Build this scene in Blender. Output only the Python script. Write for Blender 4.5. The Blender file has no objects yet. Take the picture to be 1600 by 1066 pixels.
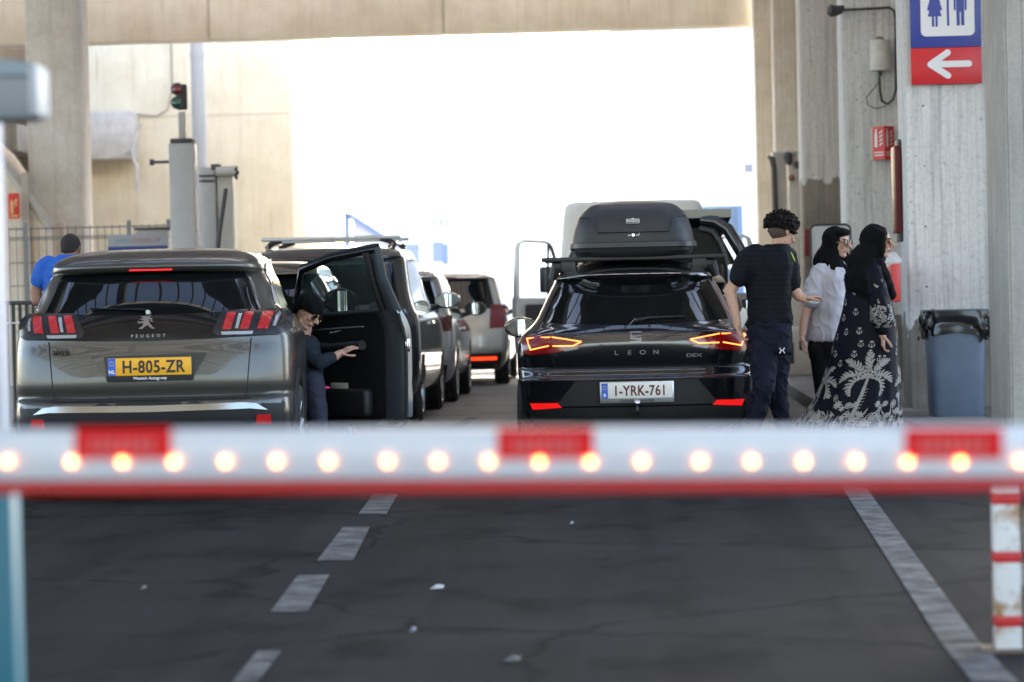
import bpy, bmesh, math, random
import numpy as np
from mathutils import Vector, Matrix, noise
R = math.radians
random.seed(7)
sc = bpy.context.scene
col = sc.collection
# ------------------------------------------------------------------ camera
FPX, CAMZ = 4360.0, 1.26
ROLL = R(-1.3)
_v = Matrix.Rotation(ROLL, 3, 'Z') @ Vector((180/FPX, (533-457)/FPX, -1.0))
YAW = math.atan2(_v.x, -_v.z); PITCH = math.atan2(_v.y, math.hypot(_v.x, _v.z))
CR = Matrix.Rotation(YAW, 3, 'Z') @ Matrix.Rotation(R(90)-PITCH, 3, 'X') @ Matrix.Rotation(ROLL, 3, 'Z')
cam = bpy.data.cameras.new('camera'); co = bpy.data.objects.new('camera', cam); col.objects.link(co)
co.matrix_world = Matrix.Translation((0, 0, CAMZ)) @ CR.to_4x4()
cam.sensor_width = 36; cam.lens = FPX/1600*36; cam.clip_start = .1; cam.clip_end = 1500
cam.dof.use_dof = True; cam.dof.focus_distance = 19.6; cam.dof.aperture_fstop = 2.65
sc.camera = co
def at(px, py, Y):
    d = CR @ Vector(((px-800)/FPX, (533-py)/FPX, -1.0))
    k = Y/d.y
    return Vector((d.x*k, Y, CAMZ+d.z*k))
# ------------------------------------------------------------------ light
SUN_EL, SUN_AZ = 34, 9          # azimuth from +Y towards +X
w = bpy.data.worlds.new('World'); sc.world = w; w.use_nodes = True
nt = w.node_tree; bg = nt.nodes['Background']
sky = nt.nodes.new('ShaderNodeTexSky'); sky.sky_type = 'NISHITA'; sky.sun_disc = False
sky.sun_elevation = R(SUN_EL); sky.sun_rotation = R(SUN_AZ); sky.dust_density = 2.5; sky.ozone_density = .6
nt.links.new(sky.outputs[0], bg.inputs[0]); bg.inputs[1].default_value = .15
sl = bpy.data.lights.new('sun', 'SUN'); sl.energy = 4.0; sl.angle = R(.5); sl.color = (1, .95, .87)
so = bpy.data.objects.new('sun', sl); col.objects.link(so)
sd = Vector((math.sin(R(SUN_AZ))*math.cos(R(SUN_EL)), math.cos(R(SUN_AZ))*math.cos(R(SUN_EL)), math.sin(R(SUN_EL))))
so.rotation_euler = sd.to_track_quat('Z', 'Y').to_euler(); so.location = (0, 40, 30)
sc.view_settings.view_transform = 'Standard'; sc.view_settings.look = 'None'
sc.view_settings.exposure = 3.05; sc.view_settings.gamma = 1
sc.cycles.use_denoising = True
sc.cycles.max_bounces = 7; sc.cycles.diffuse_bounces = 4; sc.cycles.glossy_bounces = 4
sc.cycles.transmission_bounces = 4; sc.cycles.transparent_max_bounces = 6
sc.cycles.sample_clamp_indirect = 6; sc.cycles.caustics_reflective = False; sc.cycles.caustics_refractive = False
# ------------------------------------------------------------------ materials
def M(name, c, rough=.6, metal=0, coat=0, var=0, vscale=3, c2=None, bump=0, bscale=40, emit=None, es=0, trans=0, alpha=1, streak=None, spec=.5, flake=0):
    m = bpy.data.materials.new(name); m.use_nodes = True
    n = m.node_tree.nodes; L = m.node_tree.links; b = n['Principled BSDF']
    b.inputs['Base Color'].default_value = (*c, 1); b.inputs['Roughness'].default_value = rough
    b.inputs['Metallic'].default_value = metal; b.inputs['Coat Weight'].default_value = coat
    b.inputs['Coat Roughness'].default_value = .03; b.inputs['Transmission Weight'].default_value = trans
    b.inputs['Alpha'].default_value = alpha; b.inputs['Specular IOR Level'].default_value = spec
    if emit: b.inputs['Emission Color'].default_value = (*emit, 1); b.inputs['Emission Strength'].default_value = es
    if var or bump or c2 or streak:
        tc = n.new('ShaderNodeTexCoord'); mp = n.new('ShaderNodeMapping'); L.new(tc.outputs['Object'], mp.inputs[0])
        if streak: mp.inputs['Scale'].default_value = streak
    if var or c2:
        nz = n.new('ShaderNodeTexNoise'); nz.inputs['Scale'].default_value = vscale; nz.inputs['Detail'].default_value = 8; nz.inputs['Roughness'].default_value = .62
        L.new(mp.outputs[0], nz.inputs['Vector'])
        cr = n.new('ShaderNodeValToRGB'); L.new(nz.outputs[0], cr.inputs[0])
        a = c2 if c2 else tuple(x*(1-var) for x in c)
        cr.color_ramp.elements[0].position = .36; cr.color_ramp.elements[1].position = .64
        cr.color_ramp.elements[0].color = (*a, 1); cr.color_ramp.elements[1].color = (*c, 1)
        L.new(cr.outputs[0], b.inputs['Base Color'])
    if bump:
        n2 = n.new('ShaderNodeTexNoise'); n2.inputs['Scale'].default_value = bscale; n2.inputs['Detail'].default_value = 5
        L.new(mp.outputs[0], n2.inputs['Vector'])
        bp = n.new('ShaderNodeBump'); bp.inputs['Strength'].default_value = bump; bp.inputs['Distance'].default_value = .02
        L.new(n2.outputs[0], bp.inputs['Height']); L.new(bp.outputs[0], b.inputs['Normal'])
    return m
def nd(m, t, **kw):
    x = m.node_tree.nodes.new(t)
    for k, v in kw.items():
        if k in x.inputs: x.inputs[k].default_value = v
        else: setattr(x, k, v)
    return x
def ramp(m, src, p0, p1, c0=(0,0,0,1), c1=(1,1,1,1)):
    r = nd(m, 'ShaderNodeValToRGB'); m.node_tree.links.new(src, r.inputs[0])
    e = r.color_ramp.elements; e[0].position = p0; e[1].position = p1; e[0].color = c0; e[1].color = c1
    return r.outputs[0]
def mix(m, f, a, b, mode='MIX'):
    x = m.node_tree.nodes.new('ShaderNodeMix'); x.data_type = 'RGBA'; x.blend_type = mode; L = m.node_tree.links
    for i, s in ((0, f), (6, a), (7, b)):
        if isinstance(s, bpy.types.NodeSocket): L.new(s, x.inputs[i])
        else: x.inputs[i].default_value = s if i == 0 else (*s, 1)
    return x.outputs[2]
def noise_tex(m, vec, scale, detail=6, rough=.6):
    x = nd(m, 'ShaderNodeTexNoise', Scale=scale, Detail=detail, Roughness=rough); m.node_tree.links.new(vec, x.inputs['Vector']); return x.outputs[0]
def mapped(m, scale=(1,1,1), rot=(0,0,0), out='Object'):
    tc = nd(m, 'ShaderNodeTexCoord'); mp = nd(m, 'ShaderNodeMapping'); mp.inputs['Scale'].default_value = scale; mp.inputs['Rotation'].default_value = rot
    m.node_tree.links.new(tc.outputs[out], mp.inputs[0]); return mp.outputs[0]
def concrete(name, base, dirt, white=None, zline=None, boards=.16, amount=.5, rough=.85, lf=.5):
    """board-marked concrete; an optional worn whitewash above the height zline (a ragged edge), rust-brown runs"""
    m = bpy.data.materials.new(name); m.use_nodes = True; n = m.node_tree.nodes; L = m.node_tree.links; b = n['Principled BSDF']
    b.inputs['Roughness'].default_value = rough; b.inputs['Specular IOR Level'].default_value = .25
    v = mapped(m); vs = mapped(m, (7, 7, .35))
    big = noise_tex(m, v, 1.3, 8, .65); st = noise_tex(m, vs, 1.5, 8, .7); fine = noise_tex(m, v, 26, 6, .7)
    c = mix(m, ramp(m, big, .35, .68), dirt, base)
    c = mix(m, ramp(m, st, .32, .5, (amount,)*3+(1,), (0,0,0,1)), c, tuple(x*.6 for x in dirt))
    if white:
        sx = nd(m, 'ShaderNodeSeparateXYZ'); L.new(v, sx.inputs[0])
        e = nd(m, 'ShaderNodeMath', operation='MULTIPLY'); e.inputs[1].default_value = 1.0; L.new(noise_tex(m, v, 3.2, 6), e.inputs[0])
        a = nd(m, 'ShaderNodeMath', operation='ADD'); L.new(sx.outputs[2], a.inputs[0]); L.new(e.outputs[0], a.inputs[1])
        g = nd(m, 'ShaderNodeMath', operation='GREATER_THAN'); g.inputs[1].default_value = zline+.5; L.new(a.outputs[0], g.inputs[0])
        wv = mix(m, ramp(m, st, .36, .52), tuple(x*.72 for x in white), white)
        wv = mix(m, ramp(m, fine, .30, .40), tuple(x*.55 for x in white), wv)
        c = mix(m, g.outputs[0], c, wv)
    c = mix(m, .35, c, mix(m, ramp(m, fine, .3, .7), (.45,.43,.40), (1,1,1)), 'MULTIPLY')
    thin = noise_tex(m, mapped(m, (26, 26, .5)), 1.0, 5, .65); c = mix(m, ramp(m, thin, .28, .38, (.5,)*3+(1,), (0,0,0,1)), c, tuple(x*.45 for x in dirt))
    rst = noise_tex(m, mapped(m, (11, 11, .55)), 1.0, 4, .5); c = mix(m, ramp(m, rst, .66, .74, (0,0,0,1), (.55,)*3+(1,)), c, (.30,.19,.10))
    br = nd(m, 'ShaderNodeTexWave', Scale=1/boards/6.28*3.14, Distortion=.4, Detail=2.0); br.bands_direction = 'X'; L.new(v, br.inputs['Vector'])
    lines = ramp(m, br.outputs['Fac'], .0, .035)
    c = mix(m, lf, c, mix(m, lines, (.45,.43,.40), (1,1,1)), 'MULTIPLY'); L.new(c, b.inputs['Base Color'])
    h = mix(m, .75, fine, lines)
    bp = nd(m, 'ShaderNodeBump', Strength=.35, Distance=.012); L.new(h, bp.inputs['Height']); L.new(bp.outputs[0], b.inputs['Normal'])
    return m
glassside = M('side_glass', (.006,.007,.008), .25, spec=.12)
glassdark = M('tinted_glass', (.006,.007,.008), .03, spec=.38)
black = M('black_plastic', (.018,.018,.02), .45, bump=.1, bscale=200)
blackgloss = M('gloss_black', (.006,.006,.007), .16, spec=.2)
badge_s = M('badge_silver', (.19,.19,.20), .3, metal=.8)
rubber = M('rubber', (.02,.02,.02), .8)
chrome = M('chrome', (.75,.75,.76), .12, metal=1)
alu = M('aluminium', (.42,.44,.47), .35, metal=.9)
redlens = M('red_lens', (.13,.003,.004), .3, coat=.2, emit=(1,.015,.02), es=.03)
darkred = M('dark_red_lens', (.07,.004,.006), .08, coat=1)
clearlens = M('clear_lens', (.28,.30,.33), .2, coat=.4)
seam = M('seam', (.004,.004,.004), .8)
white = M('white_paint', (.78,.78,.77), .45)
txtblack = M('text_black', (.012,.012,.014), .5)
txtwhite = M('text_white', (.75,.76,.78), .4)
mirrorglass = M('mirror_glass', (.75,.82,.85), .02, metal=1)
skin = M('skin', (.50,.29,.20), .5, var=.12, vscale=14)
skin2 = M('skin_light', (.55,.33,.25), .5, var=.1, vscale=14)
skin3 = M('skin_tan', (.27,.14,.09), .5, var=.12, vscale=14)
# ------------------------------------------------------------------ mesh builder
def fix(me, ang=35):
    me.polygons.foreach_set('use_smooth', [True]*len(me.polygons)); me.set_sharp_from_angle(angle=R(ang))
class MB:
    def __init__(s): s.v = []; s.f = []; s.m = []; s.mats = []
    def mi(s, mat):
        if mat not in s.mats: s.mats.append(mat)
        return s.mats.index(mat)
    def add(s, vs, fs, mat):
        o = len(s.v); s.v += [tuple(p) for p in vs]; k = s.mi(mat)
        for f in fs: s.f.append(tuple(i+o for i in f)); s.m.append(k)
        return s
    def box(s, a, b, mat, bev=0, mtx=None, seg=2):
        bm = bmesh.new(); bmesh.ops.create_cube(bm, size=1)
        a = Vector(a); b = Vector(b); c = (a+b)/2; d = b-a
        for v in bm.verts: v.co = Vector((v.co.x*abs(d.x), v.co.y*abs(d.y), v.co.z*abs(d.z)))
        if bev: bmesh.ops.bevel(bm, geom=bm.edges[:], offset=bev, segments=seg, affect='EDGES', profile=.5)
        T = Matrix.Translation(c)
        if mtx: T = mtx @ T
        vs = [T @ v.co for v in bm.verts]; bm.verts.index_update()
        fs = [[v.index for v in f.verts] for f in bm.faces]; bm.free()
        return s.add(vs, fs, mat)
    def tube(s, pts, r, mat, n=10, caps=True, sq=None):
        """tube along pts, r a number or a list; sq=(a,b) scales the section's two axes"""
        pts = [Vector(p) for p in pts]; k = len(pts); rr = r if isinstance(r, (list, tuple)) else [r]*k
        vs = []; up = None
        for i, p in enumerate(pts):
            t = (pts[min(i+1, k-1)]-pts[max(i-1, 0)]).normalized()
            if up is None: up = Vector((0,0,1)) if abs(t.z) < .9 else Vector((1,0,0))
            a = t.cross(up).normalized(); b = a.cross(t).normalized(); up = b
            for j in range(n):
                th = 2*math.pi*j/n; q = sq or (1,1)
                vs.append(p+a*math.cos(th)*rr[i]*q[0]+b*math.sin(th)*rr[i]*q[1])
        fs = [(i*n+j, i*n+(j+1) % n, (i+1)*n+(j+1) % n, (i+1)*n+j) for i in range(k-1) for j in range(n)]
        if caps: fs += [tuple(range(n))[::-1], tuple(range((k-1)*n, k*n))]
        return s.add(vs, fs, mat)
    def cyl(s, a, b, r, mat, n=20, r2=None): return s.tube([a, b], [r, r if r2 is None else r2], mat, n)
    def capsule(s, a, b, ra, rb, mat, n=12, sq=None):
        a = Vector(a); b = Vector(b); d = (b-a).normalized(); P = []; Q = []
        for i in range(4):
            t = (i)/4*math.pi/2; P.append(a-d*ra*math.cos(t)); Q.append(max(ra*math.sin(t), ra*.05))
        P += [a, b]; Q += [ra, rb]
        for i in range(1, 5):
            t = i/4*math.pi/2; P.append(b+d*rb*math.sin(t)); Q.append(max(rb*math.cos(t), rb*.05))
        return s.tube(P, Q, mat, n, sq=sq)
    def ell(s, c, r, mat, rot=None, nu=18, nv=12):
        c = Vector(c); vs = []; fs = []
        for i in range(nv+1):
            ph = math.pi*i/nv
            for j in range(nu):
                th = 2*math.pi*j/nu
                p = Vector((r[0]*math.sin(ph)*math.cos(th), r[1]*math.sin(ph)*math.sin(th), r[2]*math.cos(ph)))
                vs.append(c+(rot @ p if rot else p))
        for i in range(nv):
            for j in range(nu): fs.append((i*nu+j, (i+1)*nu+j, (i+1)*nu+(j+1) % nu, i*nu+(j+1) % nu))
        return s.add(vs, fs, mat)
    def prism(s, poly, fn, depth, mat, step=.06, back=None):
        """2-D polygon mapped through fn(u,v,off); an edge of the given depth closes it behind"""
        bm = bmesh.new(); vv = [bm.verts.new((p[0], p[1], 0)) for p in poly]
        bm.faces.new(vv); bm.normal_update()
        if step:
            for ax in (0, 1):
                lo = min(p[ax] for p in poly); hi = max(p[ax] for p in poly); n = int((hi-lo)/step)
                for i in range(1, n+1):
                    q = lo+(hi-lo)*i/(n+1)
                    bmesh.ops.bisect_plane(bm, geom=bm.verts[:]+bm.edges[:]+bm.faces[:], plane_co=(q,0,0) if ax == 0 else (0,q,0), plane_no=(1,0,0) if ax == 0 else (0,1,0))
        bmesh.ops.triangulate(bm, faces=[f for f in bm.faces if len(f.verts) > 4])
        bm.verts.index_update(); be = [[v.index for v in e.verts] for e in bm.edges if e.is_boundary]
        # keep orientation of boundary edges
        be = []
        for f in bm.faces:
            for l in f.loops:
                if l.edge.is_boundary: be.append((l.vert.index, l.link_loop_next.vert.index))
        N = len(bm.verts); P = [(v.co.x, v.co.y) for v in bm.verts]
        vs = [fn(p[0], p[1], 1) for p in P]; fs = [[v.index for v in f.verts] for f in bm.faces]; bm.free()
        if depth:
            vs2 = [fn(p[0], p[1], 1-depth) for p in P]; vs = vs+vs2
            fs = fs+[(a, a+N, b+N, b) for a, b in be]
        return s.add(vs, fs, mat)
    def text(s, body, fn, size, mat, pos, align='CENTER', squash=1, bold=0, space=1, depth=0, height=None):
        """pos = centre-bottom of the writing in the surface's own 2-D coordinates"""
        cu = bpy.data.curves.new('t', 'FONT'); cu.body = body; cu.size = size; cu.align_x = align; cu.resolution_u = 3; cu.space_character = space
        if bold: cu.offset = bold
        ob = bpy.data.objects.new('t', cu); me = bpy.data.meshes.new_from_object(ob)
        vs = [fn(pos[0]+v.co.x*squash, pos[1]+v.co.y, 1) for v in me.vertices]
        fs = [list(p.vertices) for p in me.polygons]
        bpy.data.objects.remove(ob); bpy.data.curves.remove(cu); bpy.data.meshes.remove(me)
        return s.add(vs, fs, mat)
    def build(s, name, parent=None, ang=35, flip=False, smooth=True):
        me = bpy.data.meshes.new(name); me.from_pydata(s.v, [], s.f)
        for m in s.mats: me.materials.append(m)
        me.polygons.foreach_set('material_index', s.m)
        me.validate()
        bm = bmesh.new(); bm.from_mesh(me)
        if flip is not None: bmesh.ops.recalc_face_normals(bm, faces=bm.faces[:])
        bm.to_mesh(me); bm.free()
        if smooth: fix(me, ang)
        o = bpy.data.objects.new(name, me); col.objects.link(o)
        if parent: o.parent = parent
        return o
    def remesh(s, name, parent=None, vox=.008, smooth=6, mat=None, fn=None, fac=.5):
        o = s.build(name, parent, smooth=False)
        md = o.modifiers.new('r', 'REMESH'); md.mode = 'VOXEL'; md.voxel_size = vox
        ms = o.modifiers.new('s', 'SMOOTH'); ms.iterations = smooth; ms.factor = fac
        dg = bpy.context.evaluated_depsgraph_get(); me = bpy.data.meshes.new_from_object(o.evaluated_get(dg))
        o.modifiers.clear(); o.data = me
        me.materials.clear(); me.materials.append(mat or s.mats[0])
        me.polygons.foreach_set('material_index', [0]*len(me.polygons))
        if fn:
            for v in me.vertices: v.co = v.co + Vector(fn(v.co, v.normal))
        me.polygons.foreach_set('use_smooth', [True]*len(me.polygons)); me.update()
        return o
def tag(o, label=None, cat=None, group=None, kind=None):
    if label: o['label'] = label
    if cat: o['category'] = cat
    if group: o['group'] = group
    if kind: o['kind'] = kind
    return o
def thing(name, label, cat, loc=(0,0,0), rz=0, group=None):
    o = bpy.data.objects.new(name, None); col.objects.link(o); o.location = loc; o.rotation_euler = (0,0,rz); o.empty_display_size = .1
    return tag(o, label, cat, group)
def tree(o):
    return [o]+[x for c in o.children for x in tree(c)]
def copy_tree(o, parent=None):
    c = o.copy(); col.objects.link(c); c.parent = parent
    for ch in list(o.children): copy_tree(ch, c)
    return c
# flat face looking at the camera (towards -Y) at depth y
def face(o, y=0, out=.002):
    o = Vector(o)
    return lambda u, v, k: Vector((o.x+u, o.y+y-out*k, o.z+v))
# ------------------------------------------------------------------ cars
def pchip(x, y, xs):
    x = np.array(x, float); y = np.array(y, float); h = np.diff(x); d = np.diff(y)/h; m = np.zeros(len(x))
    for i in range(1, len(x)-1):
        if d[i-1]*d[i] > 0:
            w1 = 2*h[i]+h[i-1]; w2 = h[i]+2*h[i-1]; m[i] = (w1+w2)/(w1/d[i-1]+w2/d[i])
    m[0] = d[0]; m[-1] = d[-1]
    k = np.clip(np.searchsorted(x, xs)-1, 0, len(x)-2); t = (xs-x[k])/h[k]
    return ((1+2*t)*(1-t)**2)*y[k]+t*(1-t)**2*h[k]*m[k]+t*t*(3-2*t)*y[k+1]+t*t*(t-1)*h[k]*m[k+1]
class Car:
    """body = stack of plan outlines. rows: z, half width, rear y, front y, rear corner depth, front corner depth, exponent"""
    def __init__(s, rows, sub=5):
        rows = np.array(rows, float); n = len(rows); t = np.arange(n); ts = np.linspace(0, n-1, (n-1)*sub+1)
        s.T = np.stack([pchip(t, rows[:, i], ts) for i in range(7)], 1)
        s.T[:, 0] = np.maximum.accumulate(s.T[:, 0]+np.arange(len(ts))*1e-6)
    def row(s, z):
        T = s.T; return [np.interp(z, T[:, 0], T[:, i]) for i in range(1, 7)]
    def rear(s, x, z, k=1, off=.004):
        w, yr, yf, cr, cf, n = s.row(z); q = min(abs(x)/w, .9995)
        y = yr+cr*(1-(1-q**n)**(1/n)); e = 1e-3
        q2 = min(q+e, .9999); y2 = yr+cr*(1-(1-q2**n)**(1/n)); sl = (y2-y)/((q2-q)*w+1e-9)
        nx, ny = sl, -1.0; l = math.hypot(nx, ny); nx /= l; ny /= l
        return Vector((x+math.copysign(nx, x)*off*k if x else 0, y+ny*off*k, z))
    def side(s, y, z, sgn=1, k=1, off=.004):
        w, yr, yf, cr, cf, n = s.row(z)
        if y < yr+cr:
            t = min(max((yr+cr-y)/cr, 0), 1); x = w*(1-t**n)**(1/n)
        elif y > yf-cf:
            t = min(max((y-yf+cf)/cf, 0), 1); x = w*(1-t**n)**(1/n)
        else: x = w
        return Vector((sgn*(x+off*k), y, z))
    def rfn(s, off=.004): return lambda u, v, k: s.rear(u, v, k, off)
    def sfn(s, sgn, off=.004): return lambda u, v, k: s.side(u, v, sgn, k, off)
    def body(s, mb, mat, K=11):
        T = s.T; rings = []
        for z, w, yr, yf, cr, cf, n in T:
            a = np.linspace(0, math.pi/2, K); e = 2/n
            xs = w*np.sin(a)**e; ys = yr+cr*(1-np.abs(np.cos(a))**e); ys[-1] = yr+cr
            mid = np.linspace(yr+cr, yf-cf, 22)[1:-1]
            fx = xs[::-1]; fy = (yf-cf*(1-np.abs(np.cos(a))**e))[::-1]
            X = np.concatenate([xs, np.full(len(mid), w), fx]); Y = np.concatenate([ys, mid, fy])
            X = np.concatenate([X, -X[-2:0:-1]]); Y = np.concatenate([Y, Y[-2:0:-1]])
            rings.append(np.stack([X, Y, np.full(len(X), z)], 1))
        N = len(rings[0]); vs = np.concatenate(rings); k = len(rings)
        fs = [(i*N+j, i*N+(j+1) % N, (i+1)*N+(j+1) % N, (i+1)*N+j) for i in range(k-1) for j in range(N)]
        fs += [tuple(range(N))[::-1], tuple(range((k-1)*N, k*N))]
        return mb.add(vs, fs, mat)
def cut(o, cutter, mat=None, test=None):
    md = o.modifiers.new('b', 'BOOLEAN'); md.operation = 'DIFFERENCE'; md.object = cutter; md.solver = 'EXACT'
    dg = bpy.context.evaluated_depsgraph_get(); me = bpy.data.meshes.new_from_object(o.evaluated_get(dg))
    o.modifiers.clear(); o.data = me
    if mat:
        if mat.name not in [m.name for m in me.materials]: me.materials.append(mat)
        k = [m.name for m in me.materials].index(mat.name)
        for p in me.polygons:
            if test(p.center): p.material_index = k
    fix(me, 30)
    bpy.data.objects.remove(cutter)
def wheel(parent, x, y, r, sgn, spokes=5, rimmat=None, wid=.21):
    rimmat = rimmat or alu
    def ring(prof, mat, mb, n=40):
        vs = []; k = len(prof)
        for i in range(n):
            a = 2*math.pi*i/n
            for (px, pr) in prof: vs.append((x+sgn*px, y+pr*math.cos(a), r+pr*math.sin(a)))
        fs = [(i*k+j, i*k+(j+1) % k, ((i+1) % n)*k+(j+1) % k, ((i+1) % n)*k+j) for i in range(n) for j in range(k)]
        mb.add(vs, fs, mat)
    h = wid/2; q = r*.68
    mb = MB(); ring([(-h,q),(-h,r-.03),(-h+.03,r),(-.04,r),(-.035,r-.008),(-.025,r-.008),(-.02,r),(.02,r),(.025,r-.008),(.035,r-.008),(.04,r),(h-.03,r),(h,r-.03),(h,q)], rubber, mb)
    t = mb.build('tyre', None)
    wl = thing('wheel', None, None); wl.parent = parent; t.parent = wl
    mb = MB(); ring([(h-.015,q+.005),(h-.0,q),(h-.03,q-.02),(-h+.02,q-.03),(-h+.02,q+.005)], rimmat, mb)
    for i in range(spokes):
        a = 2*math.pi*i/spokes+.3
        for da in (-.10, .10):
            p0 = Vector((x+sgn*(h-.05), y+.04*math.cos(a), r+.04*math.sin(a))); p1 = Vector((x+sgn*(h-.015), y+(q-.01)*math.cos(a+da*1.6), r+(q-.01)*math.sin(a+da*1.6)))
            mb.tube([p0, p1], [.022, .016], rimmat, 6)
    mb.cyl((x+sgn*(h-.07), y, r), (x+sgn*(h-.03), y, r), .055, rimmat, 16)
    mb.cyl((x-sgn*(h-.05), y, r), (x-sgn*(h-.06), y, r), q-.02, seam, 24)
    mb.build('rim', wl)
    return wl
def door_mirror(parent, x, y, z, sgn, mat, s=1, mat2=None):
    mb = MB()
    c = Vector((x+sgn*.13*s, y, z))
    bm = MB().ell(c, (.125*s, .075*s, .078*s), mat, nu=24, nv=14)
    # flatten the side that faces back
    bm.v = [(p[0], max(p[1], y-.02), p[2]) for p in bm.v]
    o = bm.build('mirror', parent, 50)
    st = MB().tube([(x-sgn*.03, y+.03, z-.07*s), (x+sgn*.03, y+.02, z-.06*s), (x+sgn*.09*s, y+.02, z-.045*s)], [.03*s, .026*s, .02*s], mat2 or black, 8).build('mirror_stalk', o)
    g = MB(); poly = [(c.x+.108*s*math.copysign(abs(math.cos(a))**.75, math.cos(a)), c.z+.062*s*math.copysign(abs(math.sin(a))**.75, math.sin(a))) for a in np.linspace(0, 2*math.pi, 24, endpoint=False)]
    g.prism(poly, lambda u, v, k: Vector((u, y-.022-.003*k+abs(u-c.x)*.12, v)), 1, mirrorglass, 0)
    g.build('mirror_glass', o)
    return o
def arches(body, wheels, R_, mat=seam):
    for (x0, y, r) in wheels:
        c = MB().cyl((math.copysign(abs(x0)-.33, x0), y, r), (math.copysign(abs(x0)+.3, x0), y, r), R_, mat, 40).build('cutter')
        cut(body, c, mat, lambda p, y=y, r=r, x0=x0: p.x*x0 > 0 and abs(p.x) > abs(x0)-.36 and math.hypot(p.y-y, p.z-r) < R_+.003 and abs(p.x) < abs(x0)+.2)
def plate(parent, cx, cz, y, w, h, bg_, text, ctry, lettercol, carframe, frame_text=None, ftcol=txtwhite, squash=.9, space=1.0, lsize=.098):
    """number plate in a frame; country band on the left"""
    fr = MB().box((cx-w/2-.012, y-.002, cz-h/2-(.035 if frame_text else .01)), (cx+w/2+.012, y+.014, cz+h/2+.01), carframe, .004)
    o = fr.build('plate_frame', parent)
    p = MB().box((cx-w/2, y-.006, cz-h/2), (cx+w/2, y+.002, cz+h/2), bg_, .002)
    p.box((cx-w/2+.001, y-.0075, cz-h/2+.001), (cx-w/2+.047, y-.0055, cz+h/2-.001), M('plate_blue', (.01,.10,.55), .4), .0004, seg=1)
    pl = p.build('number_plate', o)
    f = face((cx, y-.0085, cz), 0, .0005)
    t = MB().text(text, f, lsize, lettercol, (.022, -lsize*.345), squash=squash, bold=.0025, space=space)
    f2 = face((cx, y-.009, cz), 0, .0005)
    t.text(ctry, f2, .032, txtwhite, (-w/2+.024, -h/2+.014), bold=.001)
    for i in range(12):
        a = math.pi*2*i/12; t.box((cx-w/2+.024+.013*math.cos(a)-.0018, y-.0085, cz+h/2-.034+.013*math.sin(a)-.0018), (cx-w/2+.024+.013*math.cos(a)+.0018, y-.0078, cz+h/2-.034+.013*math.sin(a)+.0018), M('star_yellow', (.8,.6,.05)) if i == 0 and 'star_yellow' not in bpy.data.materials else bpy.data.materials['star_yellow'])
    t.build('lettering', pl, flip=None, smooth=False)
    if frame_text:
        MB().text(frame_text, face((cx, y-.004, cz-h/2-.03), 0, .0005), .026, ftcol, (0, .004), bold=.0004).build('frame_lettering', o, flip=None, smooth=False)
    return o
mirror2 = lambda poly: [(-x, z) for x, z in poly][::-1]
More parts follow.
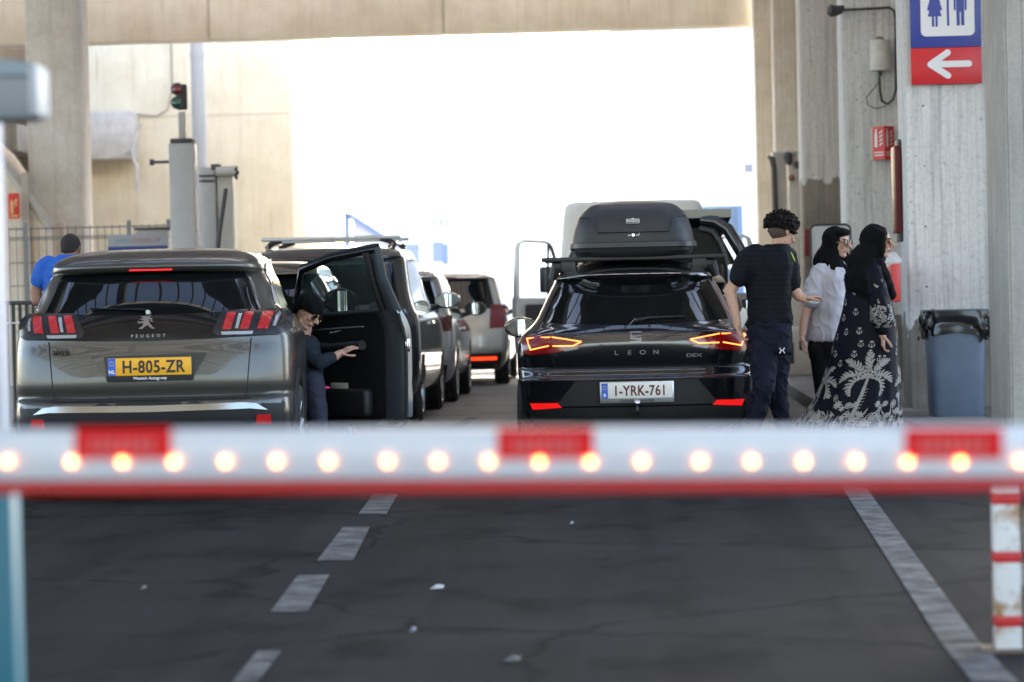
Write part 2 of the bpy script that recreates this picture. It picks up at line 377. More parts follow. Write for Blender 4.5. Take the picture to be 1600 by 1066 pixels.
# ---------------------------------------------------------------- grey-brown SUV with the yellow plate
SUVX, SUVY = -3.0, 17.3
def suv():
    paint = M('grey_brown_paint', (.072,.070,.064), .36, metal=.7, coat=.5)
    bumper = M('dark_bumper_plastic', (.012,.013,.016), .55, spec=.25)
    root = thing('parked_car', 'grey brown SUV with yellow number plate and its front passenger door open', 'car', (SUVX, SUVY, 0), R(3.4), 'cars queueing under the shelter')
    C = Car([(.24,.78,.2,4.25,.4,.6,2.6),(.32,.86,.08,4.38,.42,.7,2.6),(.45,.885,.015,4.44,.44,.7,2.7),(.56,.89,-.01,4.45,.45,.7,2.7),(.64,.885,.0,4.44,.45,.7,2.7),
             (.68,.885,.06,4.43,.44,.7,2.7),(.76,.89,.05,4.40,.44,.7,2.7),(.92,.89,.065,4.33,.44,.7,2.6),(1.02,.885,.085,4.1,.44,.7,2.5),(1.08,.865,.09,3.6,.45,.6,2.5),
             (1.15,.825,.105,3.3,.47,.6,2.4),(1.21,.775,.13,3.15,.5,.6,2.4),(1.28,.745,.185,3.0,.5,.6,2.4),(1.38,.72,.27,2.8,.5,.6,2.4),(1.455,.682,.335,2.62,.5,.6,2.5),
             (1.462,.682,.27,2.6,.5,.6,2.6),(1.495,.672,.255,2.5,.5,.6,2.7),(1.53,.655,.29,2.4,.5,.6,2.7),(1.562,.62,.38,2.3,.5,.5,2.6),(1.588,.565,.55,2.15,.45,.45,2.5),(1.606,.48,.75,2.0,.35,.35,2.4),(1.618,.33,.98,1.8,.25,.25,2.2),(1.624,.02,1.3,1.5,.05,.05,2)])
    mb = MB(); C.body(mb, paint); body = mb.build('body', None, 28)
    ws = [(.86, .88, .36), (-.86, .88, .36), (.86, 3.52, .36), (-.86, 3.52, .36)]
    arches(body, ws, .40)
    # front passenger doorway
    c = MB().box((.02, 1.78, .40), (1.3, 3.02, 1.53), seam)
    # slant the doorway's front top edge back like the windscreen pillar
    c.v = [(x, y-(.62 if y > 2.5 and z > 1.2 else 0), z) for x, y, z in c.v]
    cut(body, c.build('cutter'), seam, lambda p: p.x > .015 and p.x < .8 and 1.35 < p.y < 3.03 and p.z < 1.535 and (abs(p.x-.02) < .01 or abs(p.y-1.78) < .01 or p.z < .41 or p.y > 2.2) and abs(p.x) < C.side(p.y, min(max(p.z, .3), 1.5)).x-.02)
    body.parent = root
    rf = C.rfn(); rf2 = C.rfn(.008); rf3 = C.rfn(.012)
    # rear window with its glossy black surround
    sp = MB().prism([(-.80,1.205),(-.66,1.19),(0,1.185),(.66,1.19),(.80,1.205),(.79,1.045),(.40,1.03),(0,1.022),(-.40,1.03),(-.79,1.045)], rf, 4, blackgloss)
    sp.build('tailgate_panel', root, 60)
    g = MB().prism([(-.675,1.20),(0,1.188),(.675,1.20),(.635,1.30),(.60,1.40),(.575,1.452),(0,1.457),(-.575,1.452),(-.60,1.40),(-.635,1.30)], rf2, 4, glassdark)
    rw = g.build('rear_window', root, 60)
    MB().prism([(-.13,1.467),(.14,1.467),(.14,1.474),(-.13,1.474)], rf, 3, M('brake_lens', (.4,.01,.01), .2, emit=(1,.02,.03), es=.3), .03).build('brake_light', root)
    wp = MB(); wp.tube([C.rear(0, 1.20, 5), C.rear(-.02, 1.22, 7), C.rear(-.36, 1.232, 6)], [.014,.01,.007], blackgloss, 6); wp.cyl(C.rear(0,1.205,1), C.rear(0,1.205,9), .014, alu, 12); wp.build('wiper', root)
    # seams of the tailgate
    s = MB()
    for q in (-1, 1):
        s.prism([(q*.640,1.03),(q*.634,1.03),(q*.600,.66),(q*.606,.66)], C.rfn(.0012), 1, seam)
    s.prism([(-.62,.648),(.62,.648),(.62,.656),(-.62,.656)], C.rfn(.004), 1, seam)
    s.build('tailgate_seam', body, flip=None)
    # lamps: three slanted red bars each side
    housing = M('lamp_housing', (.012,.012,.014), .3, spec=.3)
    for q in (1, -1):
        m = (lambda p: p) if q == 1 else mirror2
        h = MB().prism(m([(.425,1.05),(.40,1.075),(.455,1.205),(.70,1.215),(.82,1.21),(.868,1.17),(.872,1.08),(.80,1.045)]), rf2, 4, housing, .04)
        tl = h.build('taillight', root, 60)
        b = MB()
        for x0, x1 in ((.456,.520),(.562,.626),(.668,.740)):
            b.prism(m([(x0,1.085),(x1-.012,1.085),(x1+.018,1.195),(x0+.03,1.195)]), C.rfn(.014), 1.5, redlens, .03)
        b.build('red_lens', tl, 60)
        b = MB(); b.prism(m([(.455,1.052),(.638,1.052),(.645,1.072),(.45,1.072)]), C.rfn(.014), 1.5, clearlens, .03)
        b.prism(m([(.535,1.09),(.553,1.09),(.575,1.185),(.553,1.185)]), C.rfn(.0125), 1, clearlens, .03)
        b.prism(m([(.76,1.10),(.775,1.10),(.80,1.19),(.785,1.19)]), C.rfn(.0125), 1, clearlens, .03)
        b.build('clear_lens', tl, 60)
        MB().prism(m([(.66,.485),(.75,.485),(.745,.545),(.665,.545)]), rf3, 3, redlens, .03).build('reflector', root, 60)  # takes the lamp lens's faint glow, though a reflector is no lamp
    # plate recess, plate
    MB().prism([(-.36,.932),(.355,.945),(.36,.93),(.27,.775),(-.25,.765),(-.265,.79)], rf, 3, M('recess_black', (.012,.012,.013), .35)).build('plate_recess', root, 60)
    MB().prism([(-.35,.925),(-.28,.93),(-.262,.80),(-.30,.83)], C.rfn(.007), 3, paint).build('recess_edge', body, 60)
    yp = C.rear(.26,.86).y-.012
    plate(root, .01, .865, .03, .52, .11, M('plate_yellow', (.80,.40,.012), .45), 'H-805-ZR', 'NL', txtblack, black, 'Wassink Autogroep', squash=.82, lsize=.108, space=1.08)
    # chrome bumper strip and dark bumper
    MB().prism([(-.86,.655),(0,.645),(.86,.655),(.875,.60),(.875,.26),(.4,.25),(-.4,.25),(-.875,.26),(-.875,.60)], rf, 3, bumper).build('bumper', root, 60)
    MB().prism([(-.58,.628),(0,.622),(.58,.628),(.66,.618),(.725,.575),(.62,.588),(0,.582),(-.62,.588),(-.725,.575),(-.66,.618)], C.rfn(.022), 1.2, M('brushed_chrome', (.22,.215,.20), .16, metal=1)).build('bumper_strip', root, 30)
    MB().prism([(-.62,.50),(.62,.50),(.58,.42),(-.58,.42)], rf2, 2, blackgloss).build('bumper_insert', root, 60)
    # badges
    b = MB(); f = C.rfn(.013);
    b.text('PEUGEOT', f, .026, badge_s, (0,1.047), space=1.95, squash=1.15, bold=.0004)
    # rearing lion emblem, seen from the side
    L_ = [[(-.005,.0),(.02,.02),(.018,.05),(-.01,.075),(-.045,.07),(-.02,.058),(-.055,.05),(-.018,.043),(-.03,.02)],
          [(-.01,.07),(.02,.085),(.035,.075),(.02,.065),(.045,.055),(.035,.045),(.05,.03),(.035,.028),(.025,.048),(.015,.05)],
          [(-.02,.022),(-.03,.0),(-.06,-.02),(-.035,-.022),(-.01,-.002),(.0,.02)],
          [(.0,.02),(.018,-.005),(.04,-.02),(.062,-.022),(.045,-.008),(.02,.025)],
          [(-.03,.04),(-.05,.03),(-.058,.04),(-.07,.028),(-.05,.018),(-.02,.03)],
          [(-.01,.083),(.0,.1),(.025,.1),(.04,.09),(.02,.088),(.01,.08)]]
    for p in L_: b.prism([(x*.85-.01, z*.85+1.118) for x, z in p], f, 1, badge_s, 0)
    b.text('3008', f, .042, M('badge_dark', (.02,.02,.02), .15, metal=.6), (-.555,.945), squash=1.3, bold=.001)
    b.build('badge', root, flip=None, smooth=False)
    # side: windows, chrome strip, arch trims, sill
    for q in (1, -1):
        sf = C.sfn(q, .005); o = []
        poly = [(.62,1.235),(.98,1.19),(1.02,1.19),(1.02,1.47),(.86,1.46)] if True else 0
        MB().prism(poly if q == 1 else poly[::-1], sf, 2, glassside).build('side_window', root, 60)
        poly = [(1.06,1.185),(1.74,1.17),(1.74,1.505),(1.06,1.475)]
        MB().prism(poly if q == 1 else poly[::-1], sf, 2, glassside).build('side_window', root, 60)
        if q == -1:
            poly = [(1.98,1.165),(2.95,1.14),(2.35,1.515),(1.98,1.515)]
            MB().prism(poly[::-1], sf, 2, glassside).build('side_window', root, 60)
        st = MB(); st.tube([C.side(y, z, q, 1.5) for y, z in ((.60,1.24),(.75,1.35),(.9,1.47),(1.1,1.5),(1.5,1.525),(1.75,1.535))], .009, chrome, 6)
        st.tube([C.side(y, z, q, 1.5) for y, z in ((.60,1.235),(1.0,1.18),(1.5,1.165),(1.75,1.16))], .007, chrome, 6)
        st.build('window_trim', root)
        for yw in (.88, 3.52):
            a = MB(); pts = [Vector((q*(C.side(yw+.42*math.cos(t), .36+.42*math.sin(t), 1).x-.008), yw+.42*math.cos(t), .36+.42*math.sin(t))) for t in np.linspace(-.1, math.pi+.1, 24)]
            a.tube(pts, .034, bumper, 8, sq=(1,.6)); a.build('arch_trim', root)
        MB().prism(([(1.3,.25),(3.1,.25),(3.1,.39),(1.3,.39)])[::q], sf, 3, bumper).build('sill', root, 60)
        MB().prism(([(1.015,.42),(1.022,.42),(1.05,.75),(1.03,1.18),(1.022,1.18),(1.04,.75)])[::q], C.sfn(q,.0015), 1, seam).build('door_seam', body, flip=None)
    hb = MB().tube([C.side(y, 1.02, -1, 5) for y in (1.2, 1.25, 1.4, 1.45)], .014, paint, 8); hb.build('door_handle', root)
    for i, (x0, y, r) in enumerate(ws): wheel(root, x0*.93, y, .36, 1 if x0 > 0 else -1, 5)
    door_mirror(root, -.86, 2.72, 1.14, -1, paint)
    MB().tube([C.side(1.0,1.55,1,0)+Vector((-.06,0,.0)), (.6,1.6,1.57), (.55,2.2,1.575)], .012, chrome, 6).build('roof_rail', root)
    # interior: seats and dash seen through the doorway
    fab = M('seat_fabric', (.035,.035,.04), .9)
    for sx in (.38,):
        se = MB().box((sx-.24,2.12,.52), (sx+.24,2.66,.68), fab, .05); se.box((sx-.24,2.02,.6), (sx+.24,2.16,1.22), fab, .05)
        se.box((sx-.13,2.03,1.24), (sx+.13,2.12,1.42), fab, .04); se.build('seat', root)
    # the open door: hinge at the front edge
    hinge = Vector((.83, 3.0, 0)); ang = R(40)
    d = thing('open_door', None, None, hinge, 0); d.parent = root; d.rotation_euler = (0, 0, ang)
    d['label'] = 'open front passenger door, its black lined inside facing the camera'
    # door-local: y runs backwards from the hinge (negative), x outwards; inner face = -x side
    def outer(y, z):   # outside skin x in local coordinates
        return C.side(3.0+y, z, 1, 0).x-.83
    W = 1.14
    outl = [(.0,.34),(-W+.1,.34),(-W+.02,.42),(-W,.8),(-W,1.17),(-W+.06,1.17),(0.02,1.13)]
    ofn = lambda u, v, k: Vector((outer(u, v)+.004*k, u, v)); ifn = lambda u, v, k: Vector((outer(u, v)-.085-.004*k+(.02 if v > 1.08 else 0), u, v))
    sk = MB(); sk.prism(outl[::-1], ofn, 5, paint, .08)
    sk.build('door_skin', d, 40)
    liner = M('door_lining', (.012,.012,.014), .55, bump=.06, bscale=150); edge = M('door_edge_paint', (.11,.13,.155), .3, metal=.6, coat=1)
    ln = MB(); inn = [(.0,.36),(-W+.22,.36),(-W+.17,.55),(-W+.14,.95),(-W+.13,1.165),(0.0,1.125)]
    ln.prism(inn, ifn, 8, liner, .08)
    # armrest, pocket
    ln.tube([(-.13,-.25,.93), (-.16,-.45,.90), (-.15,-.85,.93)], [.03,.045,.035], liner, 10)
    ln.box((-.14,-.85,.42), (-.05,-.15,.62), liner, .03)
    ln.build('door_lining', d, 50)
    # painted shut face (rear edge of the door)
    ed = MB(); zz = np.linspace(.36, 1.17, 14); prof = [(0,0),(-.0,-.012),(-.055,-.02),(-.09,.05),(-.092,.17)]
    vs = []; 
    for z in zz:
        for (dx, dy) in prof:
            yy = -W+dy+.01+(.12 if z < .40 else 0); vs.append((outer(-W+.02, z)+dx, yy, z))
    n = len(prof); ed.add(vs, [(i*n+j, i*n+j+1, (i+1)*n+j+1, (i+1)*n+j) for i in range(len(zz)-1) for j in range(n-1)], edge)
    ed.build('door_edge', d, 40, flip=None)
    sl = MB(); sl.tube([(outer(-W,z)-.05, -W-.002, z) for z in (.42,.7,.95,1.15)], .013, rubber, 6); sl.box((outer(-W,.95)-.06,-W-.012,.88), (outer(-W,.95)-.02,-W+.01,.97), chrome, .005)
    sl.build('door_seal', d)
    # window frame
    def xf(y, z): return outer(y, min(z, 1.52))-.03
    fr = MB(); top = [(0.04,1.13),(-.12,1.22),(-.32,1.36),(-.52,1.475),(-.74,1.56),(-W+.08,1.605),(-W+.04,1.605)]
    pts = [Vector((xf(y, z), y, z)) for y, z in top]
    fr.tube(pts, [.03,.032,.034,.036,.038,.04,.04], blackgloss, 8, sq=(.7,1))
    fr.tube([Vector((xf(y, z), y, z)) for y, z in ((-W+.05,1.615),(-W+.06,1.40),(-W+.05,1.16))], [.04,.05,.06], edge, 8, sq=(1.1,.7))
    fr.tube([Vector((xf(y, z)-.025, y, z)) for y, z in ((-W+.12,1.58),(-W+.135,1.38),(-W+.14,1.16))], .03, black, 8)
    fr.tube([Vector((xf(y, z)-.02, y, z)) for y, z in ((.02,1.13),(-.5,1.15),(-W+.1,1.17))], .022, black, 8)
    fr.build('window_frame', d, 50)
    gp = [(0.0,1.14),(-.12,1.21),(-.32,1.35),(-.52,1.465),(-.74,1.55),(-W+.12,1.59),(-W+.14,1.16)]
    clear = bpy.data.materials.new('door_glass'); clear.use_nodes = True
    n_ = clear.node_tree.nodes; l_ = clear.node_tree.links; n_.clear()
    outn = n_.new('ShaderNodeOutputMaterial'); mx = n_.new('ShaderNodeMixShader'); tr = n_.new('ShaderNodeBsdfTransparent'); gl = n_.new('ShaderNodeBsdfGlossy')
    tr.inputs[0].default_value = (.55,.68,.70,1); gl.inputs['Roughness'].default_value = .03; fz = n_.new('ShaderNodeFresnel'); fz.inputs[0].default_value = 1.5
    l_.new(fz.outputs[0], mx.inputs[0]); l_.new(tr.outputs[0], mx.inputs[1]); l_.new(gl.outputs[0], mx.inputs[2]); df = n_.new('ShaderNodeBsdfDiffuse'); df.inputs[0].default_value = (.13,.185,.195,1); mz = n_.new('ShaderNodeMixShader'); mz.inputs[0].default_value = .28; l_.new(mx.outputs[0], mz.inputs[1]); l_.new(df.outputs[0], mz.inputs[2]); l_.new(mz.outputs[0], outn.inputs[0])
    MB().prism(gp, lambda u, v, k: Vector((xf(u, v), u, v)), 0, clear, .1).build('door_window', d, 60)
    h = MB(); h.tube([(-.108,-.42,1.02), (-.13,-.47,1.015), (-.125,-.56,1.03)], [.008,.012,.006], chrome, 6); h.build('inner_handle', d)
    MB().tube([(outer(-.1,1.05)-.098,-.08,1.035), (-.105,-.5,1.05), (-.10,-.8,1.06)], .006, alu, 6).build('trim_strip', d)
    MB().box((-.112,-.62,.60), (-.107,-.42,.66), M('paper_card', (.5,.48,.42), .7), .002).build('pocket_paper', d)
    door_mirror(d, outer(-.28,1.13)+.0, -.20, 1.245, 1, blackgloss, 1.2)
    return root
# ---------------------------------------------------------------- black hatchback with the roof box
HX, HY = .055, 20.5
def hatch():
    paint = M('black_paint', (.006,.007,.010), .18, metal=.1, coat=1)
    root = thing('parked_car', 'glossy black hatchback with lit red tail lights, carrying a roof box on cross bars', 'car', (HX, HY, 0), 0, 'cars queueing under the shelter')
    C = Car([(.20,.76,.2,4.0,.4,.6,2.6),(.28,.83,.09,4.15,.42,.7,2.6),(.42,.87,.03,4.25,.42,.7,2.7),(.56,.88,.01,4.27,.42,.7,2.8),(.625,.885,.0,4.27,.42,.7,2.8),
             (.64,.885,.03,4.27,.42,.7,2.8),(.70,.89,.055,4.25,.42,.7,2.8),(.715,.89,.08,4.25,.42,.7,2.8),(.80,.89,.065,4.15,.40,.7,2.8),(.88,.885,.06,3.9,.40,.7,2.7),(.95,.855,.07,3.6,.40,.6,2.6),
             (.985,.825,.09,3.4,.42,.6,2.5),(1.02,.785,.12,3.2,.45,.6,2.4),(1.06,.75,.165,3.05,.45,.6,2.4),(1.15,.705,.27,2.85,.45,.6,2.4),(1.27,.65,.40,2.55,.45,.6,2.4),(1.365,.602,.50,2.3,.45,.6,2.4),
             (1.372,.60,.38,2.28,.46,.5,2.4),(1.395,.59,.36,2.2,.5,.5,2.4),(1.425,.565,.50,2.1,.5,.5,2.4),(1.46,.52,.72,1.9,.4,.4,2.4),(1.485,.42,.95,1.75,.3,.3,2.3),(1.50,.25,1.12,1.6,.15,.15,2.1),(1.503,.02,1.3,1.4,.03,.03,2)])
    mb = MB(); C.body(mb, paint); body = mb.build('body', root, 28)
    ws = [(.86, .82, .32), (-.86, .82, .32), (.86, 3.42, .32), (-.86, 3.42, .32)]
    arches(body, ws, .36)
    P = lambda px, py: ((px-992)/213, 1.26-(py+(px-992)*.0227-456.5)/213)
    Z = lambda x, y: P(780+x/2.733, 290+y/2.733)     # zoomed view
    rf = C.rfn(); rf2 = C.rfn(.007); rf3 = C.rfn(.011)
    MB().prism([(-.69,1.05),(0,1.02),(.69,1.05),(.65,1.15),(.59,1.28),(.55,1.368),(0,1.371),(-.55,1.368),(-.59,1.28),(-.65,1.15)], rf, 4, glassdark).build('rear_window', root, 60)
    MB().prism([(-.19,1.352),(.19,1.352),(.17,1.368),(-.17,1.368)], rf2, 3, M('dark_brake_lens', (.18,.01,.01), .1, coat=1, emit=(1,.02,.02), es=.06), .03).build('brake_light', root, 60)
    wp = MB(); wp.tube([C.rear(.0,1.05,5), C.rear(.1,1.07,6), C.rear(.36,1.075,6)], [.014,.01,.006], black, 6); wp.build('wiper', root)
    s = MB()
    s.prism([(-.62,.706),(.62,.706),(.60,.715),(-.60,.715)], C.rfn(.003), 1, seam)
    s.prism([(-.87,.618),(.87,.618),(.87,.626),(-.87,.626)], C.rfn(.0015), 1, seam)
    for q in (-1, 1):
        s.prism([(q*.655,1.03),(q*.65,1.03),(q*.59,.97),(q*.595,.97)], C.rfn(.0012), 1, seam)
        s.prism([(q*.625,.82),(q*.620,.82),(q*.60,.715),(q*.605,.715)], C.rfn(.0012), 1, seam)
    s.build('tailgate_seam', body, flip=None)
    led = M('tail_led', (.9,.2,.05), .4, emit=(1,.15,.025), es=.9)
    glow = M('lamp_red', (.045,.002,.003), .2, coat=.6, emit=(1,.01,.01), es=.012)
    for q in (1, -1):
        m = (lambda p: p) if q == 1 else mirror2
        tl = MB().prism(m([(.37,.905),(.42,.865),(.60,.825),(.79,.812),(.835,.83),(.845,.94),(.80,.955),(.62,.955)]), rf2, 4, glow, .03).build('taillight', root, 60)
        b = MB()
        def strip(pts, r=.005): b.tube([C.rear(q*x, z, 1, .012) for x, z in pts], r, led, 6)
        strip([(.80,.935),(.63,.942)]); strip([(.80,.935),(.775,.85)]); strip([(.775,.85),(.64,.878)])
        strip([(.615,.942),(.40,.905)]); strip([(.40,.905),(.46,.875)]); strip([(.46,.875),(.61,.876)])
        b.build('light_strip', tl, 60)
        MB().prism(m([(.42,.852),(.52,.835),(.54,.848),(.44,.865)]), C.rfn(.011), 1, clearlens, .03).build('reversing_lens', tl, 60)
        MB().prism(m([(.585,.455),(.79,.452),(.77,.405),(.555,.42)]), rf2, 2, M('reflector_red', (.6,.01,.012), .3, emit=(1,.01,.01), es=.08), .04).build('reflector', root, 60)  # reflector is no lamp; a slight glow imitates light thrown back
    matte = M('matte_black', (.012,.013,.015), .6, bump=.1, bscale=250)
    MB().prism([(-.45,.615),(.45,.615),(.60,.43),(-.60,.43)], rf, 3, matte).build('bumper_panel', root, 60)
    MB().prism([(-.80,.40),(-.55,.415),(.55,.415),(.80,.40),(.76,.22),(-.76,.22)], rf, 3, matte).build('valance', root, 60)
    plate(root, .0, .54, -.022, .52, .112, M('plate_white', (.74,.74,.70), .4), '1-YRK-761', 'B', M('plate_brown', (.10,.015,.015), .5), alu, 'GARAGE  DELHAVESE', txtblack, squash=.78, lsize=.104, space=1.08)
    hk = MB(); hk.tube([(0,.1,.36),(0,-.03,.37),(0,-.07,.40),(0,-.07,.43)], .014, chrome, 8); hk.ell((0,-.07,.45), (.027,.027,.027), chrome); hk.build('tow_ball', root)
    b = MB(); f = C.rfn(.011); badge_l = M('badge_light', (.20,.20,.20), .5)
    for i, ch in enumerate('LEON'): b.text(ch, f, .045, badge_l, (-.145+i*.097,.802), squash=1.3, bold=.0006)
    b.text('DEX', f, .035, badge_l, (.425,.775), squash=1.7, bold=.0006)
    # angular two-bar S emblem
    for p in ([(-.042,.0),(.042,.0),(.042,.016),(-.042,.016)], [(.042,.016),(.042,.042),(.012,.036),(.03,.03),(.03,.016)], [(-.042,.052),(-.042,.03),(.034,.016),(.042,.034)],
              [(-.042,.05),(.0,.047),(.042,.05),(.042,.058),(-.042,.058)], [(-.042,.058),(-.042,.085),(-.028,.085),(-.028,.058)], [(-.042,.075),(.042,.072),(.042,.088),(-.042,.088)]):
        b.prism([(x, z+.885) for x, z in p], f, 1, badge_s, 0)
    b.build('badge', root, flip=None, smooth=False)
    for q in (1, -1):
        sf = C.sfn(q, .005)
        MB().prism(([(.78,1.08),(1.85,1.02),(1.85,1.38),(1.05,1.34)])[::q], sf, 2, glassside).build('side_window', root, 60)
        MB().prism(([(1.9,1.02),(2.9,1.0),(2.2,1.38),(1.9,1.38)])[::q], sf, 2, glassside).build('side_window', root, 60)
        for i, yy in enumerate((1.88, 3.0)):
            MB().prism(([(yy,.35),(yy+.008,.35),(yy+.008,1.0),(yy,1.0)])[::q], C.sfn(q,.0015), 1, seam).build('door_seam', body, flip=None)
        MB().tube([C.side(y, .86, q, 5) for y in (1.6, 1.64, 1.76, 1.8)], .014, paint, 8).build('door_handle', root)
        door_mirror(root, q*.80, 2.62, .99, q, paint, 1.1)
    for i, (x0, y, r) in enumerate(ws): wheel(root, x0*.93, y, .32, 1 if x0 > 0 else -1, 5)
    return root
# ---------------------------------------------------------------- generic queueing car
def queue_car(label, X, Y, paint, W, H, L, belt, lamp, glassz, wheel_r=.33, lampmat=None, rear_lean=.35, mirrors=(1,-1), bars=False, box=False, reflect=False, top=.76, lampz=None):
    root = thing('parked_car', label, 'car', (X, Y, 0), 0, 'cars queueing under the shelter')
    w = W; lean = rear_lean
    C = Car([(.22,w*.86,.15,L-.15,.35,.6,2.6),(.32,w*.95,.05,L-.05,.38,.6,2.7),(.5,w*.99,.0,L,.38,.7,2.9),(.75,w,.02,L-.02,.38,.7,2.9),(belt-.12,w*.99,.05,L-.35,.36,.7,2.8),(belt-.03,w*.97,.07,L-1.0,.36,.6,2.7),
             (belt+.04,w*.93,.10,L-1.2,.36,.6,2.6),(belt+.2,w*.88,.10+lean*.3,L-1.5,.34,.6,2.6),(H-.14,w*top,.10+lean*.85,L-2.0,.34,.6,2.6),(H-.125,w*top*.99,.06+lean*.6,L-2.02,.34,.6,2.6),(H-.07,w*top*.95,.14+lean,L-2.2,.4,.5,2.5),
             (H-.03,w*top*.84,.35+lean,L-2.4,.4,.5,2.3),(H-.008,w*top*.6,.7+lean,L-2.6,.3,.3,2.2),(H,w*top*.05,1.2,L-2.9,.05,.05,2)], 4)
    mb = MB(); C.body(mb, paint, 9); body = mb.build('body', root, 30)
    ws = [(q*(w-.03), y, wheel_r) for q in (1, -1) for y in (.85, L-.9)]
    arches(body, ws, wheel_r+.05)
    g0, g1 = glassz; wx0 = w*.80; wx1 = w*top*.87
    MB().prism([(-wx0,g0),(wx0,g0),(wx1,g1),(-wx1,g1)], C.rfn(), 3, glassdark).build('rear_window', root, 60)
    if lampz:
        for q in (1, -1):
            p = [(w*.72,lampz[0]),(w*.955,lampz[0]+.01),(w*.955,lampz[1]-.01),(w*.74,lampz[1])]
            MB().prism(p if q == 1 else mirror2(p), C.rfn(.008), 3, lampmat or darkred, .04).build('taillight', root, 60)
            if reflect:
                p = [(w*.42,.36),(w*.82,.36),(w*.82,.405),(w*.42,.405)]
                MB().prism(p if q == 1 else mirror2(p), C.rfn(.008), 3, M('reflector_orange_red', (.7,.03,.01), .3, emit=(1,.05,.01), es=.25), .05).build('reflector', root, 60)  # emission makes the reflector look lit, though it is no lamp
    MB().prism([(-w*.9,.46),(w*.9,.46),(w*.86,.24),(-w*.86,.24)], C.rfn(.006), 2, black).build('bumper', root, 60)
    MB().prism([(-w*.6,H-.122),(w*.05,H-.122),(w*.05,H-.105),(-w*.6,H-.105)] if box else [(-.2,H-.122),(.2,H-.122),(.2,H-.105),(-.2,H-.105)], C.rfn(.006), 2, darkred, .04).build('brake_light', root, 60)
    for q in (1, -1):
        MB().prism(([(.75,belt+.07),(L*.48,belt+.04),(L*.48,H-.14),(.75+lean*.4,H-.15)])[::q], C.sfn(q), 2, glassdark).build('side_window', root, 60)
        MB().prism(([(L*.50,belt+.04),(L-1.35,belt+.03),(L-1.95,H-.16),(L*.50,H-.14)])[::q], C.sfn(q), 2, glassdark).build('side_window', root, 60)
        MB().tube([C.side(y, belt-.13, q, 6) for y in (L*.42, L*.43, L*.46, L*.47)], .014, paint, 8).build('door_handle', root)
    for q in mirrors: door_mirror(root, q*(w-.05), L-1.42, belt+.10, q, black if not box else paint, 1.15)
    for x0, y, r in ws: wheel(root, x0-math.copysign(.09, x0), y, r, 1 if x0 > 0 else -1)
    pl = MB().box((-.26,-.012,.80), (.26,.01,.91), white, .003); pl.build('number_plate', root)
    return root, C
# ------------------------------------------------------------------ setting
def gtex():
    m = bpy.data.materials.new('asphalt'); m.use_nodes = True; L = m.node_tree.links; b = m.node_tree.nodes['Principled BSDF']
    v = mapped(m); big = noise_tex(m, v, .45, 6, .6); mid = noise_tex(m, mapped(m, (1,.5,1)), 2.2, 8, .7); fine = noise_tex(m, v, 60, 4, .7)
    c = mix(m, ramp(m, big, .35, .65), (.019,.0193,.0205), (.037,.037,.037))
    c = mix(m, ramp(m, mid, .40, .64, (0,0,0,1), (.75,)*3+(1,)), c, (.028,.026,.025))
    c = mix(m, ramp(m, fine, .35, .7, (0,0,0,1), (.45,)*3+(1,)), c, (.042,.040,.038))
    # oil marks, tyre streaks and thin cracks
    oil = noise_tex(m, mapped(m, (1.0,.55,1)), 1.5, 5, .6); c = mix(m, ramp(m, oil, .52, .66, (0,0,0,1), (.6,)*3+(1,)), c, (.008,.008,.0085))
    vor = nd(m, 'ShaderNodeTexVoronoi', Scale=.28); vor.feature = 'DISTANCE_TO_EDGE'
    wv = nd(m, 'ShaderNodeVectorMath', operation='ADD'); nv = nd(m, 'ShaderNodeTexNoise', Scale=1.3, Detail=5); L.new(v, nv.inputs['Vector'])
    sc_ = nd(m, 'ShaderNodeVectorMath', operation='SCALE'); sc_.inputs['Scale'].default_value = .9; L.new(nv.outputs['Color'], sc_.inputs[0])
    L.new(v, wv.inputs[0]); L.new(sc_.outputs[0], wv.inputs[1]); L.new(wv.outputs[0], vor.inputs['Vector'])
    c = mix(m, ramp(m, vor.outputs['Distance'], .002, .010, (.8,)*3+(1,), (0,0,0,1)), c, (.012,.012,.012))
    L.new(c, b.inputs['Base Color']); b.inputs['Roughness'].default_value = .95; b.inputs['Specular IOR Level'].default_value = .04
    bp = nd(m, 'ShaderNodeBump', Strength=.5, Distance=.006); L.new(fine, bp.inputs['Height']); L.new(bp.outputs[0], b.inputs['Normal'])
    tw = nd(m, 'ShaderNodeTexNoise', Scale=1.0, Detail=4); L.new(mapped(m, (2.6,.10,1)), tw.inputs['Vector']); c2 = mix(m, ramp(m, tw.outputs[0], .48, .62, (0,0,0,1), (.45,)*3+(1,)), c, (.016,.0155,.015)); L.new(c2, b.inputs['Base Color'])
    return m
def sheet(name, pts, z, mat, kind='structure'):
    mb = MB(); mb.add([(x, y, z) for x, y in pts], [tuple(range(len(pts)))], mat); o = mb.build(name, smooth=False); return tag(o, kind=kind)
sheet('ground', [(-500,-60),(500,-60),(500,900),(-500,900)], 0, M('dusty_ground', (.34,.31,.27), .9, var=.2, vscale=.2))
sheet('asphalt_road', [(-30,-45),(1.85,-45),(1.85,24.5),(-30,24.5)], .004, gtex())
sheet('concrete_road', [(-30,24.5),(1.85,24.5),(1.85,90),(-30,90)], .004, concrete('road_concrete', (.20,.185,.165), (.10,.095,.085), boards=5, lf=.2))
sheet('road_apron', [(1.85,-45),(12,-45),(12,17.9),(1.85,17.9)], .004, bpy.data.materials['asphalt'])
paintm = M('worn_road_paint', (.17,.17,.165), .9, c2=(.06,.06,.06), vscale=6, spec=.05, bump=.2)
def gp(px, py):      # pixel on the road -> point on the ground
    d = CR @ Vector(((px-800)/FPX, (533-py)/FPX, -1.0)); k = (.008-CAMZ)/d.z; return (d.x*k, d.y*k)
def marks(polys, label):
    for i, p in enumerate(polys):
        o = sheet('road_marking', [gp(*q) for q in p], .008, paintm)
